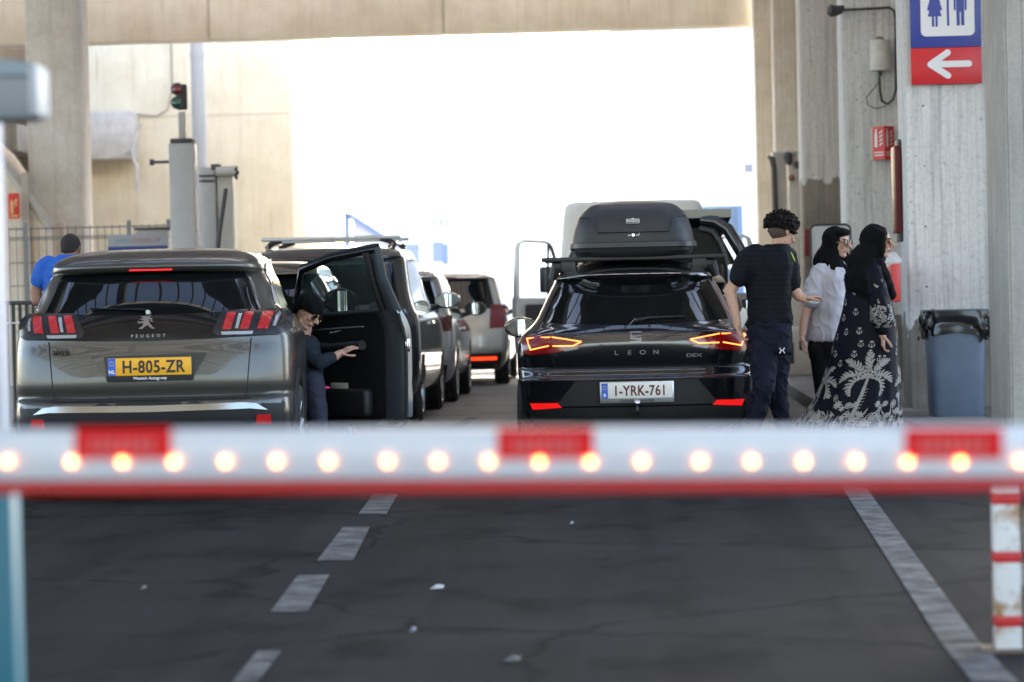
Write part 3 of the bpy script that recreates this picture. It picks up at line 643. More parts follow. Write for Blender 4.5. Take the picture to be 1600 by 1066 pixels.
marks([[(560,803),(604,803),(622,772),(583,772)], [(495,876),(552,875),(578,823),(536,823)], [(422,956),(481,955),(515,898),(465,899)], [(362,1066),(402,1066),(440,1017),(402,1017)],
       [(700,668),(722,668),(748,652),(730,652)],
       [(1312,756),(1468,1001),(1529,1001),(1349,756)], [(1470,1004),(1520,1066),(1592,1066),(1532,1004)]], '')
# pavement with its kerb on the right
kerb = MB(); kerb.box((1.85,17.9,0), (9,90,.145), concrete('pavement_concrete', (.25,.24,.225), (.15,.145,.135), boards=1.2, lf=.6), .012)
tag(kerb.build('pavement'), kind='structure')
# right-hand colonnade: pillars every seven metres
PXL = 2.57
wall_r = concrete('pillar_white', (.34,.325,.30), (.21,.195,.175), white=(.76,.77,.78), zline=.95, boards=.13, lf=.3)
wall_g = concrete('pillar_half', (.34,.31,.27), (.23,.205,.175), white=(.70,.69,.67), zline=2.85, boards=.13, lf=.35)
wall_n = concrete('pillar_near', (.50,.495,.48), (.38,.37,.35), boards=.17, amount=.35)
wall_w = concrete('pillar_warm', (.80,.76,.67), (.62,.56,.47), boards=.13, amount=.4)
hole = M('tie_hole', (.06,.055,.05), .9)
def pillar(label, x0, y0, wdt, dep, h, mat, group='concrete pillars on the right', z0=.1):
    root = thing('concrete_pillar', label, 'pillar', (x0+wdt/2, y0+dep/2, 0), 0, group)
    MB().box((-wdt/2,-dep/2,z0), (wdt/2,dep/2,h), mat, .035).build('shaft', root)
    th_ = MB()
    for i in range(14):
        for xx in (-wdt*.33, wdt*.36): th_.cyl((xx,-dep/2-.002,.7+i*.55), (xx,-dep/2+.01,.7+i*.55), random.uniform(.006,.011), hole, 8)
    th_.build('tie_holes', root)
    return root
HC = 8.7
specs = [(19.0,.9,1.0,wall_n,'rough grey concrete pillar at the right edge, nearest the camera'),
         (25.6,.95,.75,wall_r,'whitewashed concrete pillar carrying the toilets sign'),
         (32.8,.95,.75,wall_r,'whitewashed concrete pillar with a white siren and fire extinguisher sign'),
         (40.6,.95,.75,wall_g,'half painted brown and white pillar behind the woman in the white shirt'),
         (47.6,.9,.75,wall_w,'plain sandy pillar behind the right gate machine'),
         (54.6,.45,.6,wall_w,'thin pale pillar at the right edge of the bright opening')]
for y, wd, dp, mt, lb in specs: pillar(lb, PXL, y, wd, dp, HC, mt)
# wall behind the colonnade
wl = MB().box((4.6,24,.14), (5.0,78,HC), concrete('side_wall', (.46,.42,.36), (.33,.29,.24), boards=.3))
tag(wl.build('side_wall'), 'long pale concrete wall behind the pillars on the right', 'wall')
# lintel beam across the far opening
beamm = concrete('beam_concrete', (.86,.81,.72), (.72,.65,.55), boards=3, amount=.25, lf=.08)
YB = 55.3; p0 = at(-120, 66, YB); zb = at(660,53,YB).z
bt = thing('concrete_beam', 'wide sandy concrete beam across the top of the opening', 'beam', (0, YB, zb))
bx = [at(-140,0,YB).x, at(325,0,YB).x, at(692,0,YB).x, at(1184,0,YB).x]
for i in range(3): MB().box((bx[i]+.02,0,0), (bx[i+1]-.02,.7,1.6), beamm, .03).build('beam_block', bt)
MB().box((bx[0],.03,.02), (bx[3],.68,1.5), M('joint_mortar', (.45,.42,.36), .9)).build('joint', bt)
# shelter roof with cross beams and open skylight slots
rm = concrete('roof_concrete', (.33,.31,.28), (.2,.18,.16), boards=.5)
cl = MB()
y = -32.0
while y < 55:
    wd_ = 1.75 if y < 12 else 2.1
    cl.box((-24,y,HC), (9,y+wd_,HC+.3), rm); cl.box((-24,y,HC-.75), (9,y+.35,HC-.003), rm); cl.box((-24,y+wd_-.35,HC-.75), (9,y+wd_,HC-.003), rm); y += 3.5
for xx in np.arange(-23.5, 8.5, .8): cl.box((xx,-31,HC+.32), (xx+.09,55,HC+.42), rm)
for xx in (-16,-11.5,-5.2,2.57,6.5): cl.box((xx,-32,HC+.31), (xx+.4,56,HC+.9), rm)
tag(cl.build('ceiling'), kind='structure')
# left big column
lc = at(50,200,45); lc2 = at(133,200,45)
c = thing('concrete_pillar', 'tall stained concrete column on the left in front of the cream wall', 'pillar', ((lc.x+lc2.x)/2, 45, 0))
MB().box(((lc.x-lc2.x)/2,-.4,0), ((lc2.x-lc.x)/2,.5,HC), concrete('column_concrete', (.84,.82,.78), (.64,.61,.56), boards=.6, amount=.12, lf=.15), .05).build('shaft', c)
# cream building wall beyond the opening, its right edge at x=455
YW = 63
wx1 = at(455,200,YW).x
cream = concrete('cream_wall', (.86,.77,.58), (.74,.64,.46), boards=1.9, amount=.18, lf=.1)
cw = thing('cream_wall', 'cream panelled wall beyond the opening on the left', 'wall', (wx1, YW, 0))
MB().box((-14,0,0), (0,9,12), cream, .03).build('wall_panels', cw)
jm = M('panel_joint', (.62,.54,.40), .9)
j = MB()
for zz in (at(400,178,YW).z,): j.box((-13.9,-.012,zz-.02), (-.02,.01,zz+.02), jm)
j.build('panel_joints', cw)
a = at(298,300,60.5)
dp = thing('drainpipe', 'fat grey downpipe running down the cream wall', 'pipe', (at(311,200,60.5).x, 60.5, 0))
pm = M('grey_pipe', (.30,.31,.33), .5)
MB().cyl((0,0,at(311,262,60.5).z), (0,0,at(311,20,60.5).z), .15, pm, 24).build('pipe', dp); MB().cyl((0,0,at(311,90,60.5).z), (0,0,at(311,82,60.5).z), .165, pm, 24).build('pipe_collar', dp)
MB().cyl((.02,.0,0), (.02,0,at(311,258,60.5).z), .145, pm, 24).build('lower_pipe', dp)
# box hanging on the wall with its broken bracket
b0 = at(140,250,62.2); b1 = at(207,173,62.2)
wb = thing('wall_box', 'pale dented metal box fixed to the cream wall beside the column', 'box', (b0.x, 62.2, b0.z))
wbm = M('wall_box_paint', (.62,.58,.52), .6, var=.25, vscale=4)
MB().box((-.5,0,0), (b1.x-b0.x,.78,b1.z-b0.z), wbm, .05).build('housing', wb)
def lp(px, py, Y, o): return at(px,py,Y)-Vector(o)
o = (b0.x,62.2,b0.z); arm = MB(); arm.tube([lp(221,193,62.1,o), lp(205,236,62.1,o), lp(214,262,62.1,o), lp(215,302,62.1,o)], [.03,.04,.045,.03], wbm, 6); arm.tube([lp(206,236,62.1,o), lp(190,240,62.25,o)], .03, wbm, 6)
arm.build('bracket', wb)
cb = MB(); cb.tube([at(267,66,62.9), at(269,140,62.9), at(262,172,62.9), at(245,182,62.9), at(207,178,62.9)], .018, M('cable_brown', (.25,.2,.14), .8), 6)
tag(cb.build('cable'), 'thin cable drooping across the cream wall behind the traffic light', 'cable')
# ---- stair block at the far left
YS = 44.0
stm = concrete('stair_concrete', (.86,.80,.70), (.70,.58,.46), boards=.11, amount=.3)  # pale base colour stands in for sunlight on the stair wall
s0 = at(-40,200,YS); 
st = thing('stair_wall', 'sloping rust stained concrete stair wall at the far left', 'wall', (at(93,350,YS).x, YS, 0))
o = (at(93,350,YS).x, YS, 0)
pts = [at(-60,190,YS), at(-10,235,YS), at(90,375,YS), at(90,470,YS)]; poly = [(p.x-o[0], p.z) for p in pts]+[(0,0),(pts[0].x-o[0],0)]
poly = [(p[0], max(p[1], 0)) for p in poly]
MB().prism(poly[::-1], lambda u, v, k: Vector((u, -.0*k+(1-k)*.3, v)), 5, stm, 0).build('wall_slab', st, smooth=False)
# sloping coping
MB().tube([(pts[1].x-o[0]-1, -.02, pts[1].z+1.4*.98+.06), (pts[2].x-o[0], -.02, pts[2].z+.05)], .075, M('coping', (.50,.47,.42), .85), 4).build('coping', st, 20)
MB().box((at(38,300,YS).x-o[0]-.03,-.1,0), (at(44,300,YS).x-o[0]+.03,-.02,at(40,270,YS).z), M('drain_strip', (.42,.38,.33), .7)).build('strip', st)
pc = at(92,347,43.5); pp = thing('fence_post', 'short sandy concrete post at the foot of the stair wall', 'post', (pc.x,43.5,0))
MB().box((-.085,-.08,0), (.085,.08,pc.z), concrete('post_concrete', (.55,.45,.34), (.4,.31,.23), boards=.3), .01).build('post', pp)
fr = at(22,322,43.7)
fs = MB().box((-.09,-.01,-.2), (.085,.01,.2), M('sign_red', (.62,.03,.02), .5), .004, Matrix.Translation(fr))
f = face((fr.x, fr.y-.012, fr.z)); gold = M('faded_yellow', (.75,.5,.2), .6)
fs.prism([(-.05,-.12),(-.01,-.12),(-.01,.06),(-.02,.09),(-.04,.09),(-.05,.06)], f, 1, gold, 0); fs.prism([(.02,-.02),(.05,.02),(.03,.04),(.06,.1),(.03,.12),(.01,.05)], f, 1, gold, 0); fs.box((fr.x-.06, fr.y-.014, fr.z-.17), (fr.x+.06, fr.y-.011, fr.z-.145), gold)
tag(fs.build('fire_sign'), 'small red fire extinguisher sign on the sloping stair wall', 'sign')
dk = MB().box((-25,0,0), (0,.3,HC), concrete('dark_back_wall', (.26,.22,.17), (.17,.14,.11), boards=.5), 0, Matrix.Translation((at(52,200,58).x, 58, 0)))  # shade behind the stair is put into this dark base colour
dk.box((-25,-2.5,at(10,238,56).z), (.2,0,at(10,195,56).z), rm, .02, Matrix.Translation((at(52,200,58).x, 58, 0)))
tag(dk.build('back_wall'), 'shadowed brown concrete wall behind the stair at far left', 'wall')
# ---- mesh fence, far left to behind the gate post
YF = 41; wire = M('fence_wire', (.16,.155,.15), .6)
fe = thing('mesh_fence', 'welded wire mesh fence behind the man in the blue shirt', 'fence', (at(15,400,YF).x, YF, 0))
ox = at(15,400,YF).x; fx1 = at(265,400,YF).x-ox; zt = at(150,352,YF).z
m = MB(); x = 0
while x < fx1: m.tube([(x,0,.1), (x,0,zt)], .0065, wire, 4, caps=False); x += .11
for zz in np.arange(.2, zt-.02, .34): m.tube([(0,-.008,zz), (fx1,-.008,zz)], .008, wire, 4)
for zz in (zt-.03, zt-.16): m.tube([(0,-.008,zz), (fx1,-.008,zz)], .010, wire, 4)
m.build('mesh_panel', fe)
for xx in (at(42,400,YF).x-ox, at(203,400,YF).x-ox, fx1): MB().box((xx-.03,-.03,0), (xx+.03,.03,zt+.06), M('fence_post_grey', (.2,.2,.2), .6), .004).build('post', fe)
# dark rail fence nearer
YR = 27; rb = thing('railing', 'dark vertical bar railing behind the man in blue', 'railing', (at(0,500,YR).x, YR, 0)); ox = at(0,500,YR).x
darkm = M('dark_iron', (.02,.022,.025), .5); zt = at(40,470,YR).z; m = MB()
for i in range(26): m.box((i*.065-.4,-.012,.08), (i*.065-.37,.012,zt), darkm)
m.build('bars', rb); MB().box((-.45,-.03,zt-.04), (1.6,.03,zt), darkm, .005).build('top_rail', rb); MB().box((-.45,-.02,at(40,503,YR).z-.02), (1.6,.02,at(40,503,YR).z), alu, .003).build('mid_rail', rb); MB().box((-.45,-.03,.08), (1.6,.03,.14), darkm, .005).build('bottom_rail', rb)
for xx in (-.42, 1.57): MB().box((xx-.03,-.03,0), (xx+.03,.03,zt+.02), darkm, .004).build('post', rb)
# information board behind
YI = 38; a = at(168,368,YI); b = at(262,386,YI)
ib = thing('info_board', 'low white and blue notice board with a red heading, seen over the car roof', 'sign', (a.x, YI, 0))
bw = b.x-a.x; MB().box((0,0,a.z-1.0), (bw,.03,a.z), M('board_white', (.30,.31,.33), .6), .004).build('board', ib)
MB().box((0,-.004,a.z-.75), (bw,.0,b.z+.02), M('board_blue', (.02,.04,.20), .5)).build('blue_band', ib)
t = MB(); t.text('COVID-19', face((bw*.64,-.001,a.z-.11)), .085, M('board_red', (.35,.10,.08), .5), (0,0), bold=.0); t.text('INFO', face((bw*.25,-.001,a.z-.11)), .085, M('board_cyan', (.12,.25,.38), .5), (0,0), bold=.0); t.build('lettering', ib, flip=None, smooth=False)
for xx in (.05, bw-.05): MB().box((xx-.02,.03,0), (xx+.02,.07,a.z), darkm).build('leg', ib)
bb = at(212,356,39.5); cb_ = thing('grey_cabinet', 'low grey cabinet with dark rim behind the notice board', 'cabinet', (bb.x,39.5,0)); hw = at(262,380,39.5).x-bb.x
MB().box((0,0,0), (hw,.5,bb.z-.03), M('cabinet_grey', (.33,.32,.31), .6), .02).build('body', cb_); MB().box((-.02,-.02,bb.z-.03), (hw+.03,.52,bb.z), darkm, .01).build('lid', cb_)
# ---- left gate machine: post with traffic light
YG = 36.0
gm = M('machine_grey', (.44,.44,.44), .5, var=.1, vscale=3); gd = M('machine_dark', (.06,.06,.065), .6)
g0 = at(266,225,YG); g1 = at(305,225,YG)
G = thing('gate_post', 'square grey gate post topped by a small red and green traffic light', 'post', ((g0.x+g1.x)/2, YG, 0)); hw = (g1.x-g0.x)/2
MB().box((-hw,-.16,0), (hw,.16,g0.z), gm, .02).build('column', G); MB().box((-hw+.02,-.17,g0.z), (hw-.01,.15,g0.z+.06), gd, .02).build('cap', G)
tz = at(283,175,YG); MB().box((-.045,-.04,g0.z+.05), (.045,.04,tz.z), gm, .008).build('lamp_pole', G)
tl = MB().box((-.07,-.02,at(278,172,YG).z), (.07,.05,at(278,132,YG).z), gd, .02).build('traffic_light', G)
for py, c_, nm in ((140,(.14,.008,.015),'red_light'), (161,(.004,.075,.05),'green_light')):
    p = at(278,py,YG); zc = p.z; xo = p.x-G.location.x
    q = MB().cyl((xo,-.06,zc), (xo,.0,zc), .085, gd, 24); q.ell((xo,-.055,zc), (.07,.03,.07), M(nm, c_, .25, coat=1)); q.build(nm, tl)
q = at(238,254,YG); lv = MB().cyl((q.x-G.location.x,-.05,q.z), (-hw,-.05,q.z), .018, gd, 8); lv.cyl((q.x-G.location.x-.02,-.05,q.z), (q.x-G.location.x+.03,-.05,q.z), .04, gd, 12); lv.build('sensor_arm', G)
YH = 37.5; g0 = at(313,262,YH); g1 = at(336,262,YH)
Hh = thing('gate_machine', 'pale roller gate machine with a hanging black hose beside the grey post', 'machine', (g0.x, YH, 0)); ox = g0.x
X = lambda px, py: (at(px,py,YH).x-ox, at(px,py,YH).z)
pg = M('machine_pale', (.60,.57,.52), .55, var=.15, vscale=3)
MB().box((0,0,0), (g1.x-ox,.3,g0.z), gm, .02).build('column', Hh)
x0,z0 = X(336,268); x1,_ = X(361,268); MB().box((x0+.01,.05,0), (x1,.35,z0), pg, .02).build('frame', Hh)
x2,z2 = X(362,262); MB().cyl((x1-.2,.0,X(350,268)[1]), (x2+.06,.0,X(350,268)[1]), .07, pg, 20).build('roller', Hh)
k = MB(); cx,cz = X(367,270); 
for i in range(5): a = i*math.pi*2/5; k.capsule((cx,0,cz), (cx+.02,.08*math.cos(a),cz+.08*math.sin(a)), .03, .018, gd, 8)
k.ell((cx,0,cz), (.06,.045,.045), gd); k.build('hand_wheel', Hh)
for py in (275,283): zz = X(325,py)[1]; MB().box((-.02,-.02,zz-.015), (X(336,py)[0],.0,zz+.015), gd, .003).build('hinge', Hh)
MB().tube([Vector((*[X(354,295)[0]],-.06,X(354,295)[1])), Vector((X(350,325)[0],-.08,X(350,325)[1])), Vector((X(344,365)[0],-.07,X(344,365)[1])), Vector((X(340,400)[0],-.05,X(340,400)[1]))], .03, gd, 10).build('hose', Hh)
x3,z3 = X(338,260); MB().box((x3-.07,-.03,z3-.05), (x3+.06,.1,z3+.03), gd, .01).build('motor', Hh)
# ---- right gate machine
YH = 45; ox = at(1205,240,YH).x
RG = thing('gate_machine', 'pale double gate frame with black hose at the right of the opening', 'machine', (ox, YH, 0))
X = lambda px, py: (at(px,py,YH).x-ox, at(px,py,YH).z)
ztop = X(1220,240)[1]
for a_, b_ in ((1209,1228),(1233,1252)): MB().box((X(a_,300)[0],0,.1), (X(b_,300)[0],.3,ztop), pg, .02).build('upright', RG)
MB().box((X(1207,240)[0],-.02,ztop-.03), (X(1252,240)[0],.28,ztop+.03), gm, .01).build('crosspiece', RG)
MB().tube([(X(1200,246)[0],-.1,X(1200,246)[1]), (X(1206,250)[0],-.12,X(1206,248)[1]), (X(1209,265)[0],-.12,X(1209,265)[1]), (X(1211,330)[0],-.1,X(1211,330)[1]), (X(1212,420)[0],-.1,X(1212,420)[1])], [.03,.05,.045,.045,.045], gd, 10).build('hose', RG)
for px, py, r in ((1231,245,.07),(1232,252,.06),(1245,258,.055),(1236,278,.05)): p = X(px,py); MB().ell((p[0],-.06,p[1]), (r,.06,r*1.1), gd if py < 270 else M('rusty', (.25,.14,.08), .8)).build('bolt_cap', RG)
# ---- distant pale buildings outside
bw_ = M('render_white', (.80,.80,.78), .8); bb_ = M('shutter_blue', (.11,.17,.29), .5); wg = M('window_blue', (.10,.17,.27), .2)
def bpt(px,py,Y,o): p = at(px,py,Y); return (p.x-o[0], p.z)
YD = 105; o = (at(540,455,YD).x, YD)
B1 = thing('kiosk', 'pale blue trimmed building with a slanting roof edge beyond the cars', 'building', (o[0],YD,0))
q = lambda px, py: bpt(px,py,YD,o)
MB().box((.1,.1,0), (q(640,400)[0],6,q(560,420)[1]), bw_, .02).build('wall', B1)
MB().prism([q(538,332),q(550,333),q(612,372),q(612,384),q(546,342)][::-1], lambda u,v,k: Vector((u,-.3+(1-k)*.5,v)), 2, bb_, 0).build('roof_edge', B1, smooth=False)
MB().box((q(538,332)[0],-.3,0), (q(546,332)[0],.2,q(538,334)[1]), bb_, .01).build('post', B1)
MB().prism([q(552,345),q(605,380),q(605,420),q(552,420)][::-1], lambda u,v,k: Vector((u,-.1+(1-k)*.3,v)), 2, M('shade_grey', (.42,.42,.44), .8), 0).build('end_wall', B1, smooth=False)
MB().prism([q(610,330),q(620,330),q(645,347),q(638,347)][::-1], lambda u,v,k: Vector((u,.4+(1-k)*.5,v)), 2, bb_, 0).build('canopy', B1, smooth=False)
YD = 125; o = (at(606,455,YD).x, YD); B2 = thing('terminal_building', 'overexposed white building with blue framed windows in the distance', 'building', (o[0],YD,0))
q = lambda px, py: bpt(px,py,YD,o)
MB().box((0,0,0), (q(960,400)[0],12,q(700,325)[1]), bw_).build('wall', B2)
for x0,x1,y0,y1 in ((612,656,384,414),(676,692,381,410),(620,628,381,384)): MB().box((q(x0,y1)[0],-.06,q(x0,y1)[1]), (q(x1,y1)[0],.0,q(x1,y0)[1]), wg).build('window', B2)
for x0,x1,y0,y1 in ((605,616,368,414),(692,701,381,414),(616,656,381,384),(676,692,378,381)): MB().box((q(x0,y1)[0],-.1,q(x0,y1)[1]), (q(x1,y1)[0],-.002,q(x1,y0)[1]), bb_).build('window_frame', B2)
for x0 in (675,688,697): MB().box((q(x0,356)[0],-.06,q(x0,356)[1]), (q(x0+4,356)[0],.0,q(x0,340)[1]), M('window_dark', (.14,.14,.15), .8)).build('window', B2)  # small windows in plain dark grey
YD = 90; o = (at(1100,455,YD).x, YD); B3 = thing('glazed_office', 'pale blue glazed office block beyond the white van', 'building', (o[0],YD,0))
q = lambda px, py: bpt(px,py,YD,o)
MB().box((0,.02,0), (q(1162,400)[0],6,q(1160,321)[1]), M('office_blue', (.10,.15,.23), .3)).build('wall', B3)
for x0,x1,y0,y1 in ((1108,1116,328,420),(1120,1128,335,420),(1132,1150,365,420)): MB().box((q(x0,y1)[0],-.03,q(x0,y1)[1]), (q(x1,y1)[0],.01,q(x1,y0)[1]), bw_).build('panel', B3)
MB().box((q(1153,400)[0],-.05,0), (q(1161,400)[0],.0,q(1160,321)[1]), bb_).build('corner_trim', B3)
ws_ = at(1170,263,YD+10); MB_ = MB().box((ws_.x-.16,YD+10,ws_.z-.16), (ws_.x+.16,YD+10.05,ws_.z+.16), M('shield_grey', (.20,.20,.22), .6), .01)
big = MB().box((at(960,400,YD+11).x,YD+11,0), (at(1300,400,YD+11).x,YD+20,11), bw_); tag(big.build('white_block'), 'tall white sunlit block at the right of the opening', 'building')
tag(MB_.build('wall_shield'), 'small grey shield emblem high on the white block', 'sign')
# ------------------------------------------------------------------ cars in place
suv(); hatch()
queue_car('dark compact SUV just ahead of the grey brown one, mostly hidden by it', -3.22, 22.6, M('charcoal_paint', (.07,.066,.06), .25, metal=.7, coat=1), .88, 1.60, 4.35, 1.05, None, (1.13,1.46), top=.74, mirrors=(-1,1))
r_, C_ = queue_car('tall dark van-like SUV with silver cross bars on its roof', -3.0, 27.3, M('dark_slate_paint', (.09,.10,.115), .25, metal=.75, coat=1), .93, 1.80, 4.7, 1.12, None, (1.2,1.60), top=.83, box=True, rear_lean=.25)
# roof bars of the tall car
rk = thing('roof_rack', 'pair of silver aluminium cross bars on the tall dark SUV', 'roof rack', (-3.0, 28.3, 1.8))
for yy, zz in ((0,.06),(1.1,.06)):
    MB().box((-.71,yy-.035,zz-.002), (.71,yy+.035,zz+.036), alu, .012).build('cross_bar', rk)
    for q in (1,-1):
        MB().tube([(q*.50,yy,zz), (q*.60,yy,zz-.02), (q*.66,yy,-.02)], [.02,.03,.03], black, 8).build('foot', rk)
for q in (1,-1): MB().tube([(q*.60,-.35,-.06),(q*.63,-.2,.0),(q*.64,.6,.03),(q*.63,1.5,.0),(q*.6,1.7,-.05)], .016, chrome, 8).build('side_rail', rk)
queue_car('pale silver car between the tall dark SUV and the beige people carrier', -2.93, 32.4, M('silver_paint', (.60,.63,.68), .22, metal=.75, coat=1), .90, 1.62, 4.4, 1.0, None, (1.08,1.45), top=.78, lampz=(.85,1.05), rear_lean=.3)
queue_car('beige people carrier with red tail lights at the head of the visible queue', -2.58, 38.8, M('champagne_paint', (.44,.42,.385), .3, metal=.6, coat=1), .90, 1.64, 4.4, 1.0, None, (1.08,1.50), top=.80, lampz=(.80,1.14), lampmat=M('carrier_lens', (.16,.008,.010), .35, coat=.2), rear_lean=.18, reflect=True)
queue_car('dark car ahead of the black hatchback with its tailgate raised', .30, 26.6, M('blue_black_paint', (.012,.016,.024), .2, metal=.3, coat=1), .90, 1.46, 4.5, .98, None, (1.05,1.34), top=.74, lampz=(.8,.95))
# raised tailgate of that car
tg = [o for o in col.objects if o.get('label','').startswith('dark car ahead')][0]
pb = bpy.data.materials['blue_black_paint']
t = MB()
def arc(sx): return [(sx*.50,.9,1.50),(sx*.60,.35,1.80),(sx*.66,-.02,1.88),(sx*.70,-.12,1.72),(sx*.80,-.16,1.45)]
t.prism([(-.52,.75),(.52,.75),(.66,.05),(.70,-.1),(-.70,-.1),(-.66,.05)], lambda u,v,k: Vector((u, v, 1.55+.42*(1-max(v+.1,0)/.85)-.02*k)), 4, pb, .1)
for s_ in (1,-1): t.tube([(s_*.42,-.06,1.93),(s_*.55,-.10,1.915),(s_*.66,-.13,1.84),(s_*.76,-.16,1.66),(s_*.86,-.18,1.47)], [.05,.055,.06,.06,.05], pb, 10); t.tube([(s_*.40,-.1,1.85),(s_*.52,-.14,1.82),(s_*.60,-.17,1.70),(s_*.66,-.2,1.5)], [.03,.03,.03,.03], black, 8)
t.build('raised_tailgate', tg, 50)
MB().prism([(-.55,1.86),(.55,1.86),(.74,1.5),(-.74,1.5)][::-1], lambda u,v,k: Vector((u,-.1-.1*(1.9-v)+.01*k,v)), 4, glassside, .1).build('tailgate_glass', tg, 50)
# ---- roof box on the hatchback
def roofbox():
    root = thing('roof_box', 'black plastic roof box strapped on the black hatchback', 'roof box', (.055, 21.25, 1.5))
    mt = M('box_plastic', (.020,.022,.026), .42, bump=.25, bscale=260); rim = M('box_rim', (.022,.024,.028), .38, bump=.1, bscale=200)
    def shell(rows, mat, name, K=40):
        mb = MB(); vs = []
        for z, hw, y0, y1, n in rows:
            for i in range(K):
                a = 2*math.pi*i/K; c = math.cos(a); s_ = math.sin(a)
                vs.append((hw*math.copysign(abs(c)**(2/n), c), (y0+y1)/2+(y1-y0)/2*math.copysign(abs(s_)**(2/n), s_), z))
        k = len(rows); fs = [(i*K+j, i*K+(j+1)%K, (i+1)*K+(j+1)%K, (i+1)*K+j) for i in range(k-1) for j in range(K)]+[tuple(range(K))[::-1], tuple(range((k-1)*K, k*K))]
        mb.add(vs, fs, mat); return mb.build(name, root, 32)
    rows = [(.135,.472,.0,2.0,7),(.17,.47,.0,1.99,7),(.22,.462,.01,1.97,6.5),(.28,.447,.025,1.93,6),(.34,.425,.05,1.88,5.5),(.385,.395,.08,1.8,5),(.42,.355,.12,1.7,5),(.438,.325,.16,1.6,5),(.448,.31,.3,1.5,4),(.46,.27,.45,1.4,3.5),(.472,.16,.6,1.25,3),(.477,.04,.8,1.0,2)]
    shell(rows, mt, 'lid')
    shell([(.098,.488,-.02,2.02,7),(.105,.492,-.026,2.025,7),(.14,.490,-.024,2.02,7),(.146,.482,-.015,2.01,7)], rim, 'rim')
    shell([(.012,.36,.14,1.9,5),(.018,.40,.08,1.93,5),(.035,.435,.04,1.96,6),(.075,.462,.005,1.99,7),(.10,.468,.0,2.0,7)], rim, 'tray')
    f = lambda u, v, k: Vector((u, -.006-.001*k+(.06*max(0,(v-.2)/.18)**2 if v > .2 else 0), v))
    # moulded chevron on the rear of the lid
    e = MB(); pts = [(-.47,.345),(-.33,.345),(-.28,.235),(-.25,.225),(.25,.225),(.28,.235),(.33,.345),(.44,.345)]
    pts = [(-.405,.335),(-.32,.335),(-.27,.222),(.27,.222),(.32,.335),(.405,.335)]
    e.tube([Vector((x, (.0+.08*max(0,(z-.2)/.18)**1.6)+.6*max(0,abs(x)-.33)**1.2, z)) for x, z in pts], .007, mt, 6); e.build('moulded_edge', root)
    for i in range(4):
        x = (i-1.5)*.115; MB().capsule((x,.03,.095), (x,.14,.03), .016, .016, rim, 8).build('tray_rib', root)
    b = MB(); g = lambda u, v, k: Vector((u, .018-.001*k, v))
    w2 = lambda x0,x1,z0,z1,y,mat: b.box((x0,y,z0), (x1,y+.012,z1), mat, .003)
    w2(-.05,.05,.284,.318,.008,txtwhite); w2(-.046,.046,.288,.314,.006,M('label_black',(.01,.01,.01),.5)); b.text('norauto', lambda u,v,k: Vector((u,.0045,v)), .028, txtwhite, (0,.295), bold=.0005)
    b.prism([(-.012,.318),(.012,.318),(0,.326)], lambda u,v,k: Vector((u,.007,v)), 0, txtwhite, 0)
    b.build('label', root, flip=None)
    lk = MB(); lk.cyl((0,.012,.195), (0,-.012,.195), .011, chrome, 16); lk.box((-.04,-.002,.190), (-.02,.02,.197), txtwhite); lk.box((.022,-.002,.190), (.04,.02,.197), txtwhite); lk.box((.044,-.002,.19), (.048,.02,.21), txtwhite); lk.build('lock', root)
    return root
roofbox()
cbar = thing('roof_rack', 'pair of black cross bars under the roof box', 'roof rack', (.055, 21.35, 1.42))
for yy in (0, .85):
    MB().box((-.705,yy-.04,.085), (.70,yy+.04,.118), black, .01).build('cross_bar', cbar)
    for q in (1,-1):
        m = MB(); m.box((q*.50-.06,yy-.06,.0), (q*.50+.06,yy+.05,.09), black, .02); m.tube([(q*.48,yy,.04),(q*.60,yy,.04),(q*.625,yy,-.05)], [.05,.05,.03], black, 8); m.build('foot', cbar)
